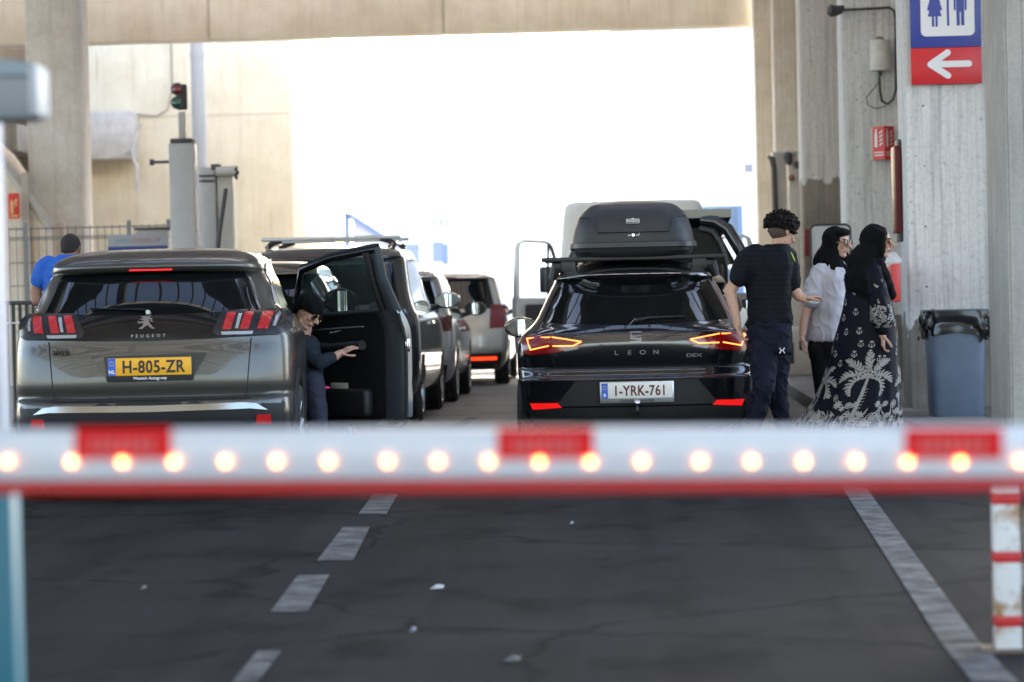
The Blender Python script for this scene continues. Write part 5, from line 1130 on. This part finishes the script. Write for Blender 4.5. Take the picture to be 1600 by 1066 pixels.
# ---- young man in black, seen from behind beside the hatchback
def young_man():
    Y = 20.3; rx = at(1198, 500, Y).x; root = thing('person', 'young man with curly dark hair in black shirt and navy joggers, seen from behind', 'person', (rx, Y, 0))
    o = Vector((rx, Y, 0)); J = lambda px, py, dy=0: at(px, py, Y+dy)-o
    sk = MB()
    hc = J(1222,361,.05); f = Vector((.80,.52,-.36))
    P, Rm = head_mesh(sk, hc, f, (.05,.1,1), .104, skin)
    limb(sk, [J(1216,402,0), J(1219,378,.03)], [.062,.056], skin)
    limb(sk, [J(1163,420,-.0), J(1140,455,-.02), J(1147,482,-.05), J(1152,508,-.07)], [.052,.043,.038,.029], skin)
    hand(sk, J(1153,508,-.07), (.22,-.1,-1), (.8,-.5,0), .085, .75, skin, 1)
    limb(sk, [J(1229,425,.03), J(1236,447,.02), J(1248,463,.02), J(1257,468,.0)], [.052,.045,.038,.029], skin)
    hand(sk, J(1256,468,.0), (1,.2,.12), (-.1,-.3,-1), .082, .45, skin, -1)
    limb(sk, [J(1168,690,-.12), J(1164,712,-.14)], [.045,.045], skin); limb(sk, [J(1234,690,.16), J(1237,708,.16)], [.045,.045], skin)
    limb(sk, [J(1216,402,0), J(1204,430,0), J(1203,520,0)], [.05,.08,.09], skin)
    limb(sk, [J(1204,412,0), J(1176,405,0), J(1163,420,0)], [.05,.045,.045], skin); limb(sk, [J(1204,412,0), J(1226,405,.02), J(1229,425,.03)], [.05,.045,.045], skin)
    limb(sk, [J(1197,530,0), J(1193,606,-.13), J(1168,690,-.12)], [.06,.045,.035], skin); limb(sk, [J(1210,530,0), J(1214,618,.08), J(1234,690,.16)], [.06,.045,.035], skin)
    body = sk.remesh('body', root, .004, 3, skin)
    face_features(P, Rm, .104, body)
    # curly hair
    h = MB(); rnd = random.Random(3)
    h.ell(P(0,-.12,.34), (.90*.104,1.06*.104,.86*.104), hairm, Rm)
    for i in range(950):
        a = rnd.uniform(0, 2*math.pi); b = rnd.uniform(-.42, 1); q = math.sqrt(max(0,1-b*b)); w_ = rnd.choice((.94,1.0,1.05,1.1,1.18))*rnd.uniform(.97,1.03)
        x, y, z = .94*q*math.cos(a)*w_, -.12+1.10*q*math.sin(a)*w_, .36+.90*b*w_
        if y > .72 and z < .55: continue
        if z < 0 and y > -.1: continue
        p = P(x, y, z); r0 = rnd.uniform(.006,.014); h.ell(p, (r0,r0,r0), hairm, nu=7, nv=5)
    h.build('hair', body)
    fz = MB(); fz.ell(P(0,-.22,-.10), (.735*.104,.77*.104,.68*.104), M('short_hair', (.10,.062,.048), .8, c2=(.05,.03,.025), vscale=60), Rm); fz.build('faded_hair', body)
    # shirt
    t = MB(); sh = M('black_jersey', (.010,.012,.018), .7, spec=.12); Lk = sh.node_tree.links; b_ = sh.node_tree.nodes['Principled BSDF']
    wv = nd(sh, 'ShaderNodeTexWave', Scale=9.0, Distortion=.6); wv.bands_direction = 'Z'; Lk.new(mapped(sh), wv.inputs['Vector'])
    Lk.new(ramp(sh, wv.outputs['Fac'], .45, .6, (.005,.006,.009,1), (.0068,.008,.013,1)), b_.inputs['Base Color'])
    an = R(-12)
    torso(t, [(J(1204,505,0),.158,.115,an),(J(1204,498,0),.166,.12,an),(J(1202,470,0),.160,.115,an),(J(1200,440,0),.172,.12,an),(J(1198,415,0),.195,.125,an),(J(1198,400,0),.19,.115,an),(J(1203,391,0),.15,.095,an),(J(1211,384,.01),.085,.07,an),(J(1215,381,.02),.066,.06,an)], sh)
    limb(t, [J(1172,402,-.01), J(1163,412,-.02), J(1155,434,-.03)], [.078,.078,.072], sh); limb(t, [J(1229,402,.02), J(1234,420,.02), J(1236,442,.02)], [.076,.076,.070], sh)
    limb(t, [J(1180,398,0), J(1170,402,-.01)], [.08,.078], sh); limb(t, [J(1222,398,0), J(1230,404,.02)], [.08,.074], sh)
    t.remesh('shirt', root, .009, 5, sh, wr(.006, 9, (1,1,.6)))
    cl_ = MB(); yl = M('neon_piping', (.55,.75,.08), .5); cl_.tube([J(1229,388,-.05), J(1238,398,-.06), J(1242,408,-.05)], .005, yl, 6); cl_.build('collar_piping', root)
    # trousers
    t = MB(); tr = M('navy_jogger', (.009,.011,.022), .75, spec=.12, var=.3, vscale=6)
    torso(t, [(J(1204,500,0),.15,.115,an),(J(1204,515,0),.16,.125,an),(J(1203,535,0),.165,.13,an),(J(1203,552,0),.16,.12,an)], tr)
    limb(t, [J(1192,540,-.03), J(1193,575,-.08), J(1193,606,-.14), J(1178,655,-.12), J(1164,702,-.12)], [.100,.092,.078,.066,.052], tr)
    limb(t, [J(1214,540,.04), J(1214,580,.06), J(1214,618,.08), J(1224,655,.13), J(1236,700,.17)], [.105,.092,.074,.058,.052], tr)
    t.remesh('trousers', root, .009, 4, tr, wr(.016, 9, (1,1,.7), 4))
    lg = MB(); 
    ff = lambda u, v, k: J(1222,548,-.17)+Vector((u,-.004*k,v)); lg.tube([ff(-.018,.02,1), ff(-.006,.002,1), ff(-.018,-.02,1)], .004, txtwhite, 6); lg.tube([ff(.018,.02,1), ff(.006,.002,1), ff(.018,-.02,1)], .004, txtwhite, 6); lg.tube([ff(-.006,.002,1), ff(.006,.002,1)], .004, txtwhite, 6); lg.build('small_emblem', root)
    s = MB(); shm = M('shoe_dark', (.02,.02,.022), .6)
    for a in (J(1162,716,-.14), J(1236,712,.16)):
        a.z = .04; s.capsule(a+Vector((-.02,-.05,.01)), a+Vector((.06,.17,0)), .048, .04, shm, 10)
    for i, v in enumerate(s.v): s.v[i] = (v[0], v[1], max(v[2], .006))
    s.build('shoes', root)
    ph = MB().box((-.035,-.005,-.07), (.035,.005,.07), white, .004, Matrix.Translation(J(1160,497,.0)) @ Matrix.Rotation(.5,4,'Y')); o2 = ph.build('phone'); o2.location = o
    tag(o2, "small white phone or card in the young man's lowered left hand", 'phone')
young_man()
# ---- young woman in the white shirt
def girl():
    Y = 22.0; rx = at(1297, 500, Y).x; root = thing('person', 'young woman in black headscarf, brown sunglasses and white short-sleeved shirt', 'person', (rx, Y, 0))
    o = Vector((rx, Y, 0)); J = lambda px, py, dy=0: at(px, py, Y+dy)-o
    r = .102; sk = MB(); hc = J(1309,379,-.02)
    P, Rm = head_mesh(sk, hc, (.84,-.54,-.03), (.03,0,1), r, skin2, False)
    limb(sk, [J(1303,412,0), J(1306,388,0)], [.055,.05], skin2)
    limb(sk, [J(1272,450,-.03), J(1262,480,-.04), J(1256,505,-.06), J(1254,524,-.08)], [.046,.040,.034,.026], skin2)
    hand(sk, J(1254,524,-.08), (.05,-.05,-1), (.9,-.3,0), .088, .35, skin2, 1)
    limb(sk, [J(1318,450,.16), J(1322,500,.16), J(1330,525,.1)], [.045,.04,.03], skin2)
    limb(sk, [J(1303,412,0), J(1297,440,0), J(1294,530,0)], [.05,.07,.08], skin2); limb(sk, [J(1298,422,0), J(1284,426,-.04), J(1272,450,-.03)], [.05,.045,.045], skin2); limb(sk, [J(1298,422,0), J(1312,426,.1), J(1318,450,.16)], [.05,.045,.045], skin2)
    body = sk.remesh('body', root, .004, 3, skin2)
    face_features(P, Rm, r, body, lens, M('dark_rim', (.03,.015,.01), .3))
    s = MB()
    s.ell(P(0,-.26,.24), (.92*r,1.02*r,1.02*r), scarf, Rm); s.ell(P(0,-.45,-.35), (.85*r,.85*r,.95*r), scarf, Rm)
    s.ell(P(0,.25,.76), (.80*r,.74*r,.34*r), scarf, Rm)
    for q in (-1,1): s.capsule(P(q*.74,.02,.35), P(q*.66,.0,-.65), .2*r, .24*r, scarf, 8)
    s.capsule(P(-.5,.05,-1.2), P(.5,.05,-1.2), .3*r, .3*r, scarf, 8)
    s.capsule(P(0,-.35,-.6), J(1290,408,.0), .95*r, 1.0*r, scarf, 14)
    s.capsule(J(1288,408,.0), J(1306,420,-.09), .085, .06, scarf, 10); s.capsule(J(1306,412,-.06), J(1322,424,-.1), .055, .035, scarf, 10); s.capsule(J(1316,400,.02), J(1326,412,-.03), .05, .04, scarf, 10)
    s.remesh('headscarf', root, .008, 3, scarf, wr(.006, 14, (1,1,1), 2))
    t = MB(); sh = M('white_shirt', (.56,.56,.64), .75, var=.1, vscale=5); an = R(-50)
    torso(t, [(J(1293,533,0),.185,.13,an),(J(1293,524,0),.188,.135,an),(J(1296,490,0),.175,.125,an),(J(1297,455,0),.18,.125,an),(J(1296,432,0),.178,.12,an),(J(1296,420,0),.165,.11,an),(J(1299,411,0),.12,.09,an),(J(1302,406,0),.07,.07,an)], sh)
    limb(t, [J(1284,424,-.05), J(1276,440,-.06), J(1268,467,-.07)], [.078,.078,.076], sh); limb(t, [J(1314,424,.12), J(1318,440,.15), J(1320,462,.16)], [.075,.072,.07], sh)
    t.remesh('shirt', root, .009, 5, sh, wr(.010, 9, (1,1,.6), 7))
    sw = MB(); q = J(1312,440,-.14); sw.tube([q+Vector((-.03,0,.02)), q+Vector((-.01,-.01,-.012)), q+Vector((.01,-.012,-.005)), q+Vector((.05,-.01,.03))], [.001,.009,.005,.001], txtblack, 6); sw.build('shirt_emblem', root)
    t = MB(); tr = M('black_trousers', (.01,.01,.012), .8, spec=.12)
    torso(t, [(J(1293,522,0),.16,.12,an),(J(1292,545,0),.165,.125,an),(J(1291,562,0),.14,.11,an)], tr)
    limb(t, [J(1283,550,-.04), J(1286,600,-.03), J(1290,650,-.0), J(1292,685,.02)], [.095,.075,.06,.05], tr); limb(t, [J(1300,550,.04), J(1310,600,.0), J(1322,650,-.03), J(1330,688,-.04)], [.095,.075,.06,.05], tr)
    t.remesh('trousers', root, .009, 4, tr)
    s = MB()
    for px in (1294, 1332): a = J(px,690,0); a.z = .04; s.capsule(a, a+Vector((.15,-.04,0)), .042, .036, M('shoe_black', (.02,.02,.02), .5), 10)
    for i, v in enumerate(s.v): s.v[i] = (v[0], v[1], max(v[2], .006))
    s.build('shoes', root)
girl()
# ---- woman in the long embroidered dress
def woman():
    Y = 21.0; rx = at(1350, 500, Y).x; root = thing('person', 'woman in black headscarf and long navy dress embroidered with white palms', 'person', (rx, Y, 0))
    o = Vector((rx, Y, 0)); J = lambda px, py, dy=0: at(px, py, Y+dy)-o
    r = .104; sk = MB(); hc = J(1372,378,0)
    P, Rm = head_mesh(sk, hc, (.985,-.16,.0), (.0,0,1), r, skin2, False)
    limb(sk, [J(1364,412,0), J(1366,388,0)], [.055,.052], skin2)
    limb(sk, [J(1364,412,0), J(1357,440,0), J(1355,560,0)], [.05,.07,.08], skin2); limb(sk, [J(1357,424,0), J(1364,432,-.09), J(1373,470,-.16), J(1380,505,-.16), J(1379,524,-.18)], [.05,.045,.04,.036,.030], skin2)
    hand(sk, J(1379,522,-.18), (-.05,-.02,-1), (.75,.2,0), .088, .7, skin2, 1)
    body = sk.remesh('body', root, .004, 3, skin2)
    face_features(P, Rm, r, body, M('rose_lens', (.45,.14,.08), .05, coat=1, alpha=.75))
    s = MB()
    s.ell(P(0,-.28,.26), (.93*r,1.08*r,1.04*r), scarf, Rm); s.ell(P(0,-.40,-.4), (.85*r,.9*r,.95*r), scarf, Rm)
    s.capsule(P(0,.42,.84), P(0,-.1,1.02), .22*r, .3*r, scarf, 8)
    for q in (-1,1): s.capsule(P(q*.68,.40,.5), P(q*.64,.26,-.80), .2*r, .24*r, scarf, 8)
    s.capsule(P(-.4,.25,-1.2), P(.4,.25,-1.2), .26*r, .26*r, scarf, 8)
    s.capsule(P(0,-.4,-.5), J(1350,412,.0), 1.0*r, .13, scarf, 14)
    torso(s, [(J(1357,470,0),.13,.15,0),(J(1356,450,0),.17,.17,0),(J(1354,430,0),.165,.165,0),(J(1354,415,0),.13,.14,0),(J(1357,402,0),.08,.1,0)], scarf)
    s.capsule(J(1378,430,-.1), J(1393,462,-.08), .06, .035, scarf, 10); s.capsule(J(1372,415,-.05), J(1380,432,-.1), .06, .06, scarf, 10)
    s.remesh('headscarf', root, .008, 3, scarf, wr(.007, 11, (1,1,.5), 5))
    # dress: loft with folds; rows give the left and right outline in the photo
    nav = M('navy_dress', (.005,.006,.013), .6, spec=.12); thr = M('white_thread', (.38,.37,.355), .9, var=.35, vscale=50)
    rows = [(418,1330,1384),(430,1326,1388),(455,1321,1392),(480,1317,1396),(510,1309,1401),(540,1300,1403),(570,1294,1404),(600,1285,1405),(625,1274,1405),(645,1258,1406),(660,1247,1407),(672,1244,1408),(700,1240,1409),(718,1238,1410)]
    zz = []; xl = []; xr = []
    for py, a, b in rows:
        A = J(a,py); B = J(b,py); zz.append((A.z+B.z)/2); xl.append(A.x); xr.append(B.x)
    zz = np.array(zz[::-1]); xl = np.array(xl[::-1]); xr = np.array(xr[::-1]); ztop = zz[-1]
    def D(th, z, off=0):
        z = max(z, .03); a = np.interp(z, zz, xl); b = np.interp(z, zz, xr); cx = (a+b)/2; hw = (b-a)/2; hd = min(hw*.85, .30)
        low = max(0, (1.15-z)/1.1); fo = 1+low*(.050*math.sin(9*th+1.5*z)+.030*math.sin(15*th+.7+2*z))
        c = math.cos(th); s_ = math.sin(th)
        return Vector((cx+(hw*fo+off)*math.copysign(abs(c)**.92, c), (hd*fo+off)*math.copysign(abs(s_)**.92, s_), z))
    mb = MB(); K = 120; zs = np.linspace(.03, ztop, 46); vs = [D(2*math.pi*j/K, z) for z in zs for j in range(K)]
    mb.add(vs, [(i*K+j, i*K+(j+1)%K, (i+1)*K+(j+1)%K, (i+1)*K+j) for i in range(len(zs)-1) for j in range(K)]+[tuple(range(len(zs)*K-K, len(zs)*K))], nav)
    dress = mb.build('dress', root, 80)
    # embroidery: u = metres along the cloth from the camera-facing middle, mapped to the angle
    em = MB(); rnd = random.Random(5)
    def E(u, z, k=0):
        hw = (np.interp(z, zz, xr)-np.interp(z, zz, xl))/2; return D(-math.pi/2+u/max(hw*.93,.1), z, .004)
    def quad(P4): em.add([E(*p) for p in P4], [(0,1,2,3)], thr)
    def stroke(pts, w_):
        pts = [Vector(p) for p in pts]; n = len(pts); ww = w_ if isinstance(w_, list) else [w_]*n; vs = []
        for i, p in enumerate(pts):
            t = (pts[min(i+1,n-1)]-pts[max(i-1,0)]); t = t.normalized() if t.length else Vector((1,0)); nn = Vector((-t.y,t.x))*ww[i]; vs += [E(*(p+nn)), E(*(p-nn))]
        em.add(vs, [(2*i,2*i+1,2*i+3,2*i+2) for i in range(n-1)], thr)
    def leaf(p, ang, l, w_):
        p = Vector(p); d = Vector((math.cos(ang), math.sin(ang))); stroke([p, p+d*l*.35, p+d*l*.7, p+d*l], [w_*.25,w_,w_*.7,w_*.05])
    def flower(u, z, s_, n=5):
        for i in range(n): leaf((u,z), math.pi/2+2*math.pi*i/n, s_, s_*.28)
    def ring(u, z, r_, w_=.003, n=14): stroke([(u+r_*math.cos(2*math.pi*i/n), z+r_*math.sin(2*math.pi*i/n)) for i in range(n+1)], w_)
    def palm(u, z0, h, s_=1):
        stroke([(u-.04*s_,z0), (u-.02*s_,z0+h*.35), (u,z0+h*.62)], [.013*s_,.010*s_,.008*s_])
        for i in range(9): stroke([(u-.055*s_+i*.004*s_,z0+h*.05*i+.01), (u-.012*s_+i*.003,z0+h*.05*i+.022)], .0022)
        top = Vector((u,z0+h*.62))
        for a, l, c_ in ((90,.40,0),(62,.40,-.5),(118,.40,.5),(35,.42,-1.1),(145,.42,1.1),(8,.40,-1.5),(172,.40,1.5)):
            p = Vector(top); a = R(a); n = 9; st = l*h*.16; pts = [tuple(p)]
            for k_ in range(n):
                d = Vector((math.cos(a), math.sin(a))); p = p+d*st*.75; pts.append(tuple(p))
                q = l*h*.30*math.sin(math.pi*(k_+1.5)/(n+1.5))
                leaf(p, a+.7+rnd.uniform(-.15,.15), q*rnd.uniform(.7,.95), .0085*s_); leaf(p, a-.7+rnd.uniform(-.15,.15), q*rnd.uniform(.7,.95), .0085*s_); a += c_*.17
            stroke(pts, .0045*s_)
    for u in (-.36,.02,.42):
        palm(u*1.0+.0, .30, .46 if abs(u-.02) < .01 else .40, 1 if abs(u-.02) < .01 else .85)
    for u in (-.78,-.58,.62,.80): palm(u, .28, .36, .8)
    for i in range(110):
        u = -1.0+2.0*(i+.5)/110; z = rnd.uniform(.23,.50) if i % 2 else rnd.uniform(.23,.34)
        if min(abs(u-x) for x in (-.36,.02,.42)) < .035 and z > .34: continue
        s_ = rnd.uniform(.016,.034); flower(u, z, s_, rnd.choice((5,6,8)))
        if i % 3 == 0: ring(u, z, s_*1.15, .0028)
    for i in range(46):
        u = -1.0+2.0*i/46; leaf((u,.31), rnd.uniform(.6,2.5), .06, .006); stroke([(u,.20),(u+.01,.26),(u+.025,.31)], .003)
    for z in (.195,.21,.085,.10): stroke([(-1.05+2.1*i/80, z+.004*math.sin(i)) for i in range(81)], .004)
    for i in range(40): u = -1.0+2.0*i/40; ring(u, .15, .020, .004, 10); leaf((u+.025,.115), 1.57, .06, .007)
    # scattered small flowers
    for px, py in ((1335,456),(1321,473),(1336,488),(1318,497),(1321,519),(1308,527),(1341,517),(1301,547),(1343,537),(1305,553),(1311,568),(1333,553),(1357,538),(1368,560),(1377,560),(1398,535),(1396,505),(1397,550),(1375,567),(1402,524),(1389,478)):
        p = J(px,py); hw = (np.interp(p.z, zz, xr)-np.interp(p.z, zz, xl))/2; cx = (np.interp(p.z, zz, xr)+np.interp(p.z, zz, xl))/2
        q = max(-.97, min(.97, (p.x-cx)/hw)); u = math.asin(q)*hw*.93
        for a in (.9, 1.57, 2.24): leaf((u,p.z+.012), a, .020, .005)
        stroke([(u-.014,p.z+.008),(u-.018,p.z-.008),(u,p.z-.022),(u+.018,p.z-.008),(u+.014,p.z+.008)], .0032); leaf((u,p.z-.018), 1.57, .026, .0045)
    em.build('embroidery', dress, flip=None, smooth=False)
    # sleeve with embroidered cuff
    t = MB(); pts = [J(1364,428,-.10), J(1370,455,-.15), J(1376,480,-.17), J(1378,500,-.175), J(1379,512,-.18)]; rr = [.085,.080,.078,.086,.060]
    limb(t, pts, rr, nav, 16); t.remesh('sleeve', root, .008, 4, nav, wr(.006, 12, (1,1,.6), 9))
    c = MB()
    def SL(a, s_): # along sleeve s_ 0..1
        q = s_*(len(pts)-1); i = min(int(q), len(pts)-2); p = pts[i].lerp(pts[i+1], q-i); rr_ = rr[i]+(rr[i+1]-rr[i])*(q-i)+.004
        return p+Vector((math.sin(a)*rr_, -math.cos(a)*rr_, 0))
    def lf(a, s_, an, l, w_):
        P3 = []; 
        for k_, ww in ((0,.3),(.4,1),(.75,.7),(1,.05)):
            for sg_ in (1,-1): P3.append(SL(a+(math.cos(an)*l*k_-sg_*math.sin(an)*w_*ww)/.085, s_-(math.sin(an)*l*k_+sg_*math.cos(an)*w_*ww)/.42))
        c.add(P3, [(0,1,3,2),(2,3,5,4),(4,5,7,6)], thr)
    for i in range(14):
        a0 = -1.5+3.0*i/13
        for s0 in (.50,.56,.62,.68,.74,.80,.86,.91,.96):
            s0 += rnd.uniform(-.03,.03)
            n_ = rnd.choice((3,5,6)); 
            for j in range(n_): lf(a0+rnd.uniform(-.12,.12), s0+rnd.uniform(-.015,.015), 1.57+2*math.pi*j/n_, rnd.uniform(.012,.02), .004)
    for j in range(9): lf(.1, .42, -.2+j*.44, .034, .0065)
    lf(.0,.20,1.0,.03,.008); lf(.0,.20,2.2,.03,.008); lf(.6,.12,1.2,.03,.008)
    c.build('cuff_embroidery', dress, flip=None, smooth=False)
    s = MB()
    for px in (1330, 1372): a = J(px,700,0); a.z = .04; s.capsule(a, a+Vector((.14,0,0)), .042, .036, txtblack, 10)
    for i, v in enumerate(s.v): s.v[i] = (v[0], v[1], max(v[2], .006))
    s.build('shoes', root)
woman()
# ---- woman leaning out of the SUV's open front door
def passenger():
    Y = 19.55; rx = at(484, 560, Y).x; root = thing('person', 'woman in black turban and sunglasses leaning out of the open car door', 'person', (rx, Y, .45))
    o = Vector((rx, Y, .45)); J = lambda px, py, dy=0: at(px, py, Y+dy)-o
    r = .100; sk = MB(); hc = J(481,487,0)
    P, Rm = head_mesh(sk, hc, (.80,-.42,-.52), (.35,.05,.9), r, skin2, False)
    limb(sk, [J(472,530,.05), J(478,505,.02)], [.055,.05], skin2)
    limb(sk, [J(472,530,.05), J(468,560,.05), J(470,620,.05)], [.05,.07,.08], skin2); limb(sk, [J(470,540,.03), J(482,548,-.04), J(492,562,-.09), J(512,561,-.08)], [.05,.045,.04,.036], skin2)
    limb(sk, [J(512,561,-.08), J(524,557,-.06), J(532,552,-.05)], [.036,.032,.026], skin2)
    hand(sk, J(530,553,-.05), (.92,.2,.45), (.2,.5,-1), .08, .3, skin2, -1)
    body = sk.remesh('body', root, .004, 3, skin2); face_features(P, Rm, r, body, M('grey_lens', (.02,.012,.012), .08, coat=1))
    ch = MB(); 
    for i in range(7): ch.ell(P(.72,.25-.03*i,-.15-.14*i), (.006,.006,.006), gold_, nu=6, nv=5)
    ch.build('earring_chain', body)
    s = MB(); s.ell(P(0,-.15,.42), (.90*r,1.08*r,.86*r), scarf, Rm); s.ell(P(0,.12,.42), (.84*r,.86*r,.62*r), scarf, Rm); s.ell(P(0,-.5,.1), (.78*r,.7*r,.8*r), scarf, Rm)
    s.remesh('turban', root, .007, 3, scarf, wr(.004, 14))
    t = MB(); sh = M('slate_jumper', (.022,.028,.040), .8, spec=.12, bump=.2, bscale=80)
    torso(t, [(J(470,640,.05),.17,.14,0),(J(468,600,.05),.17,.14,0),(J(466,565,.05),.17,.13,0),(J(468,540,.04),.15,.12,0),(J(472,525,.03),.09,.08,0)], sh)
    limb(t, [J(478,540,-.02), J(488,560,-.08), J(500,566,-.12), J(516,560,-.09)], [.075,.065,.055,.045], sh)
    t.remesh('jumper', root, .008, 4, sh, wr(.006, 12))
    t = MB(); jn = M('blue_jeans', (.018,.02,.042), .8); limb(t, [J(475,625,.1), J(490,600,-.15), J(498,660,-.18), J(497,735,-.16)], [.085,.080,.065,.055], jn); limb(t, [J(465,625,.1), J(478,605,-.1), J(484,660,-.12), J(482,735,-.1)], [.085,.08,.065,.055], jn)
    t.remesh('jeans', root, .009, 4, jn, wr(.006, 10))
    s = MB()
    for px, dy in ((497,-.16),(482,-.1)): a = J(px,745,dy); a.z = -.45+.05; s.capsule(a, a+Vector((.13,-.05,0)), .045, .038, M('shoe_pink', (.5,.05,.2), .6) if 'shoe_pink' not in bpy.data.materials else bpy.data.materials['shoe_pink'], 10)
    s.build('shoes', root)
    pk = MB().ell(J(508,606,-.15), (.035,.02,.012), M('pink_cloth', (.6,.04,.2), .7)); pk.build('pink_pouch', root)
passenger()
# ---- man in the blue shirt
def blue_man():
    Y = 22.3; rx = at(100, 500, Y).x; root = thing('person', 'man in a bright blue T-shirt with short dark hair, seen from behind', 'person', (rx, Y, 0))
    o = Vector((rx, Y, 0)); J = lambda px, py, dy=0: at(px, py, Y+dy)-o
    r = .104; sk = MB(); hc = J(111,388,.05)
    P, Rm = head_mesh(sk, hc, (.15,.92,-.35), (0,.25,1), r, skin3); limb(sk, [J(108,420,0), J(110,400,.02)], [.068,.066], skin3)
    limb(sk, [J(62,432,0), J(56,455,0), J(58,470,-.02), J(74,475,.1)], [.056,.050,.046,.034], skin3)
    hand(sk, J(74,475,.1), (.7,.7,-.1), (0,0,-1), .088, .4, skin3, 1)
    limb(sk, [J(146,440,0), J(150,465,0), J(135,474,.15)], [.054,.046,.034], skin3); hand(sk, J(135,474,.15), (-.6,.7,0), (0,0,-1), .088, .4, skin3, -1)
    limb(sk, [J(108,420,0), J(104,440,0), J(103,520,0)], [.05,.07,.08], skin3); limb(sk, [J(104,420,0), J(76,420,0), J(62,432,0)], [.05,.045,.045], skin3); limb(sk, [J(104,420,0), J(134,420,0), J(146,440,0)], [.05,.045,.045], skin3)
    body = sk.remesh('body', root, .004, 3, skin3); face_features(P, Rm, r, body)
    h = MB(); h.ell(P(0,-.14,.22), (.79*r,.98*r,.88*r), M('cropped_hair', (.022,.018,.017), .8, bump=.6, bscale=300), Rm); h.ell(P(0,-.45,-.12), (.66*r,.56*r,.62*r), bpy.data.materials['cropped_hair'], Rm); h.remesh('hair', body, .006, 2, bpy.data.materials['cropped_hair'])
    t = MB(); sh = M('blue_shirt', (.010,.10,.48), .75); 
    torso(t, [(J(103,520,0),.19,.13,0),(J(103,500,0),.19,.13,0),(J(103,460,0),.185,.125,0),(J(104,430,0),.195,.125,0),(J(104,415,0),.19,.115,0),(J(105,405,0),.13,.1,0),(J(108,398,.01),.078,.075,0)], sh)
    limb(t, [J(78,414,0), J(68,422,0), J(62,438,0)], [.078,.076,.070], sh); limb(t, [J(132,414,0), J(142,424,0), J(146,440,0)], [.078,.076,.07], sh)
    t.remesh('shirt', root, .009, 4, sh, wr(.007, 9, (1,1,.6), 3))
    t = MB(); tr = M('dark_jeans', (.03,.035,.06), .8); limb(t, [J(92,520,0), J(90,600,0), J(90,700,0)], [.10,.08,.06], tr); limb(t, [J(115,520,0), J(118,600,0), J(118,700,0)], [.10,.08,.06], tr); torso(t, [(J(103,545,0),.16,.12,0),(J(103,505,0),.17,.125,0)], tr)
    t.remesh('jeans', root, .01, 4, tr, wr(.006, 9))
    s = MB()
    for px in (90,118): a = J(px,700,0); a.z = .05; s.capsule(a, a+Vector((0,.15,0)), .048, .04, txtblack, 10)
    s.build('shoes', root)
blue_man()
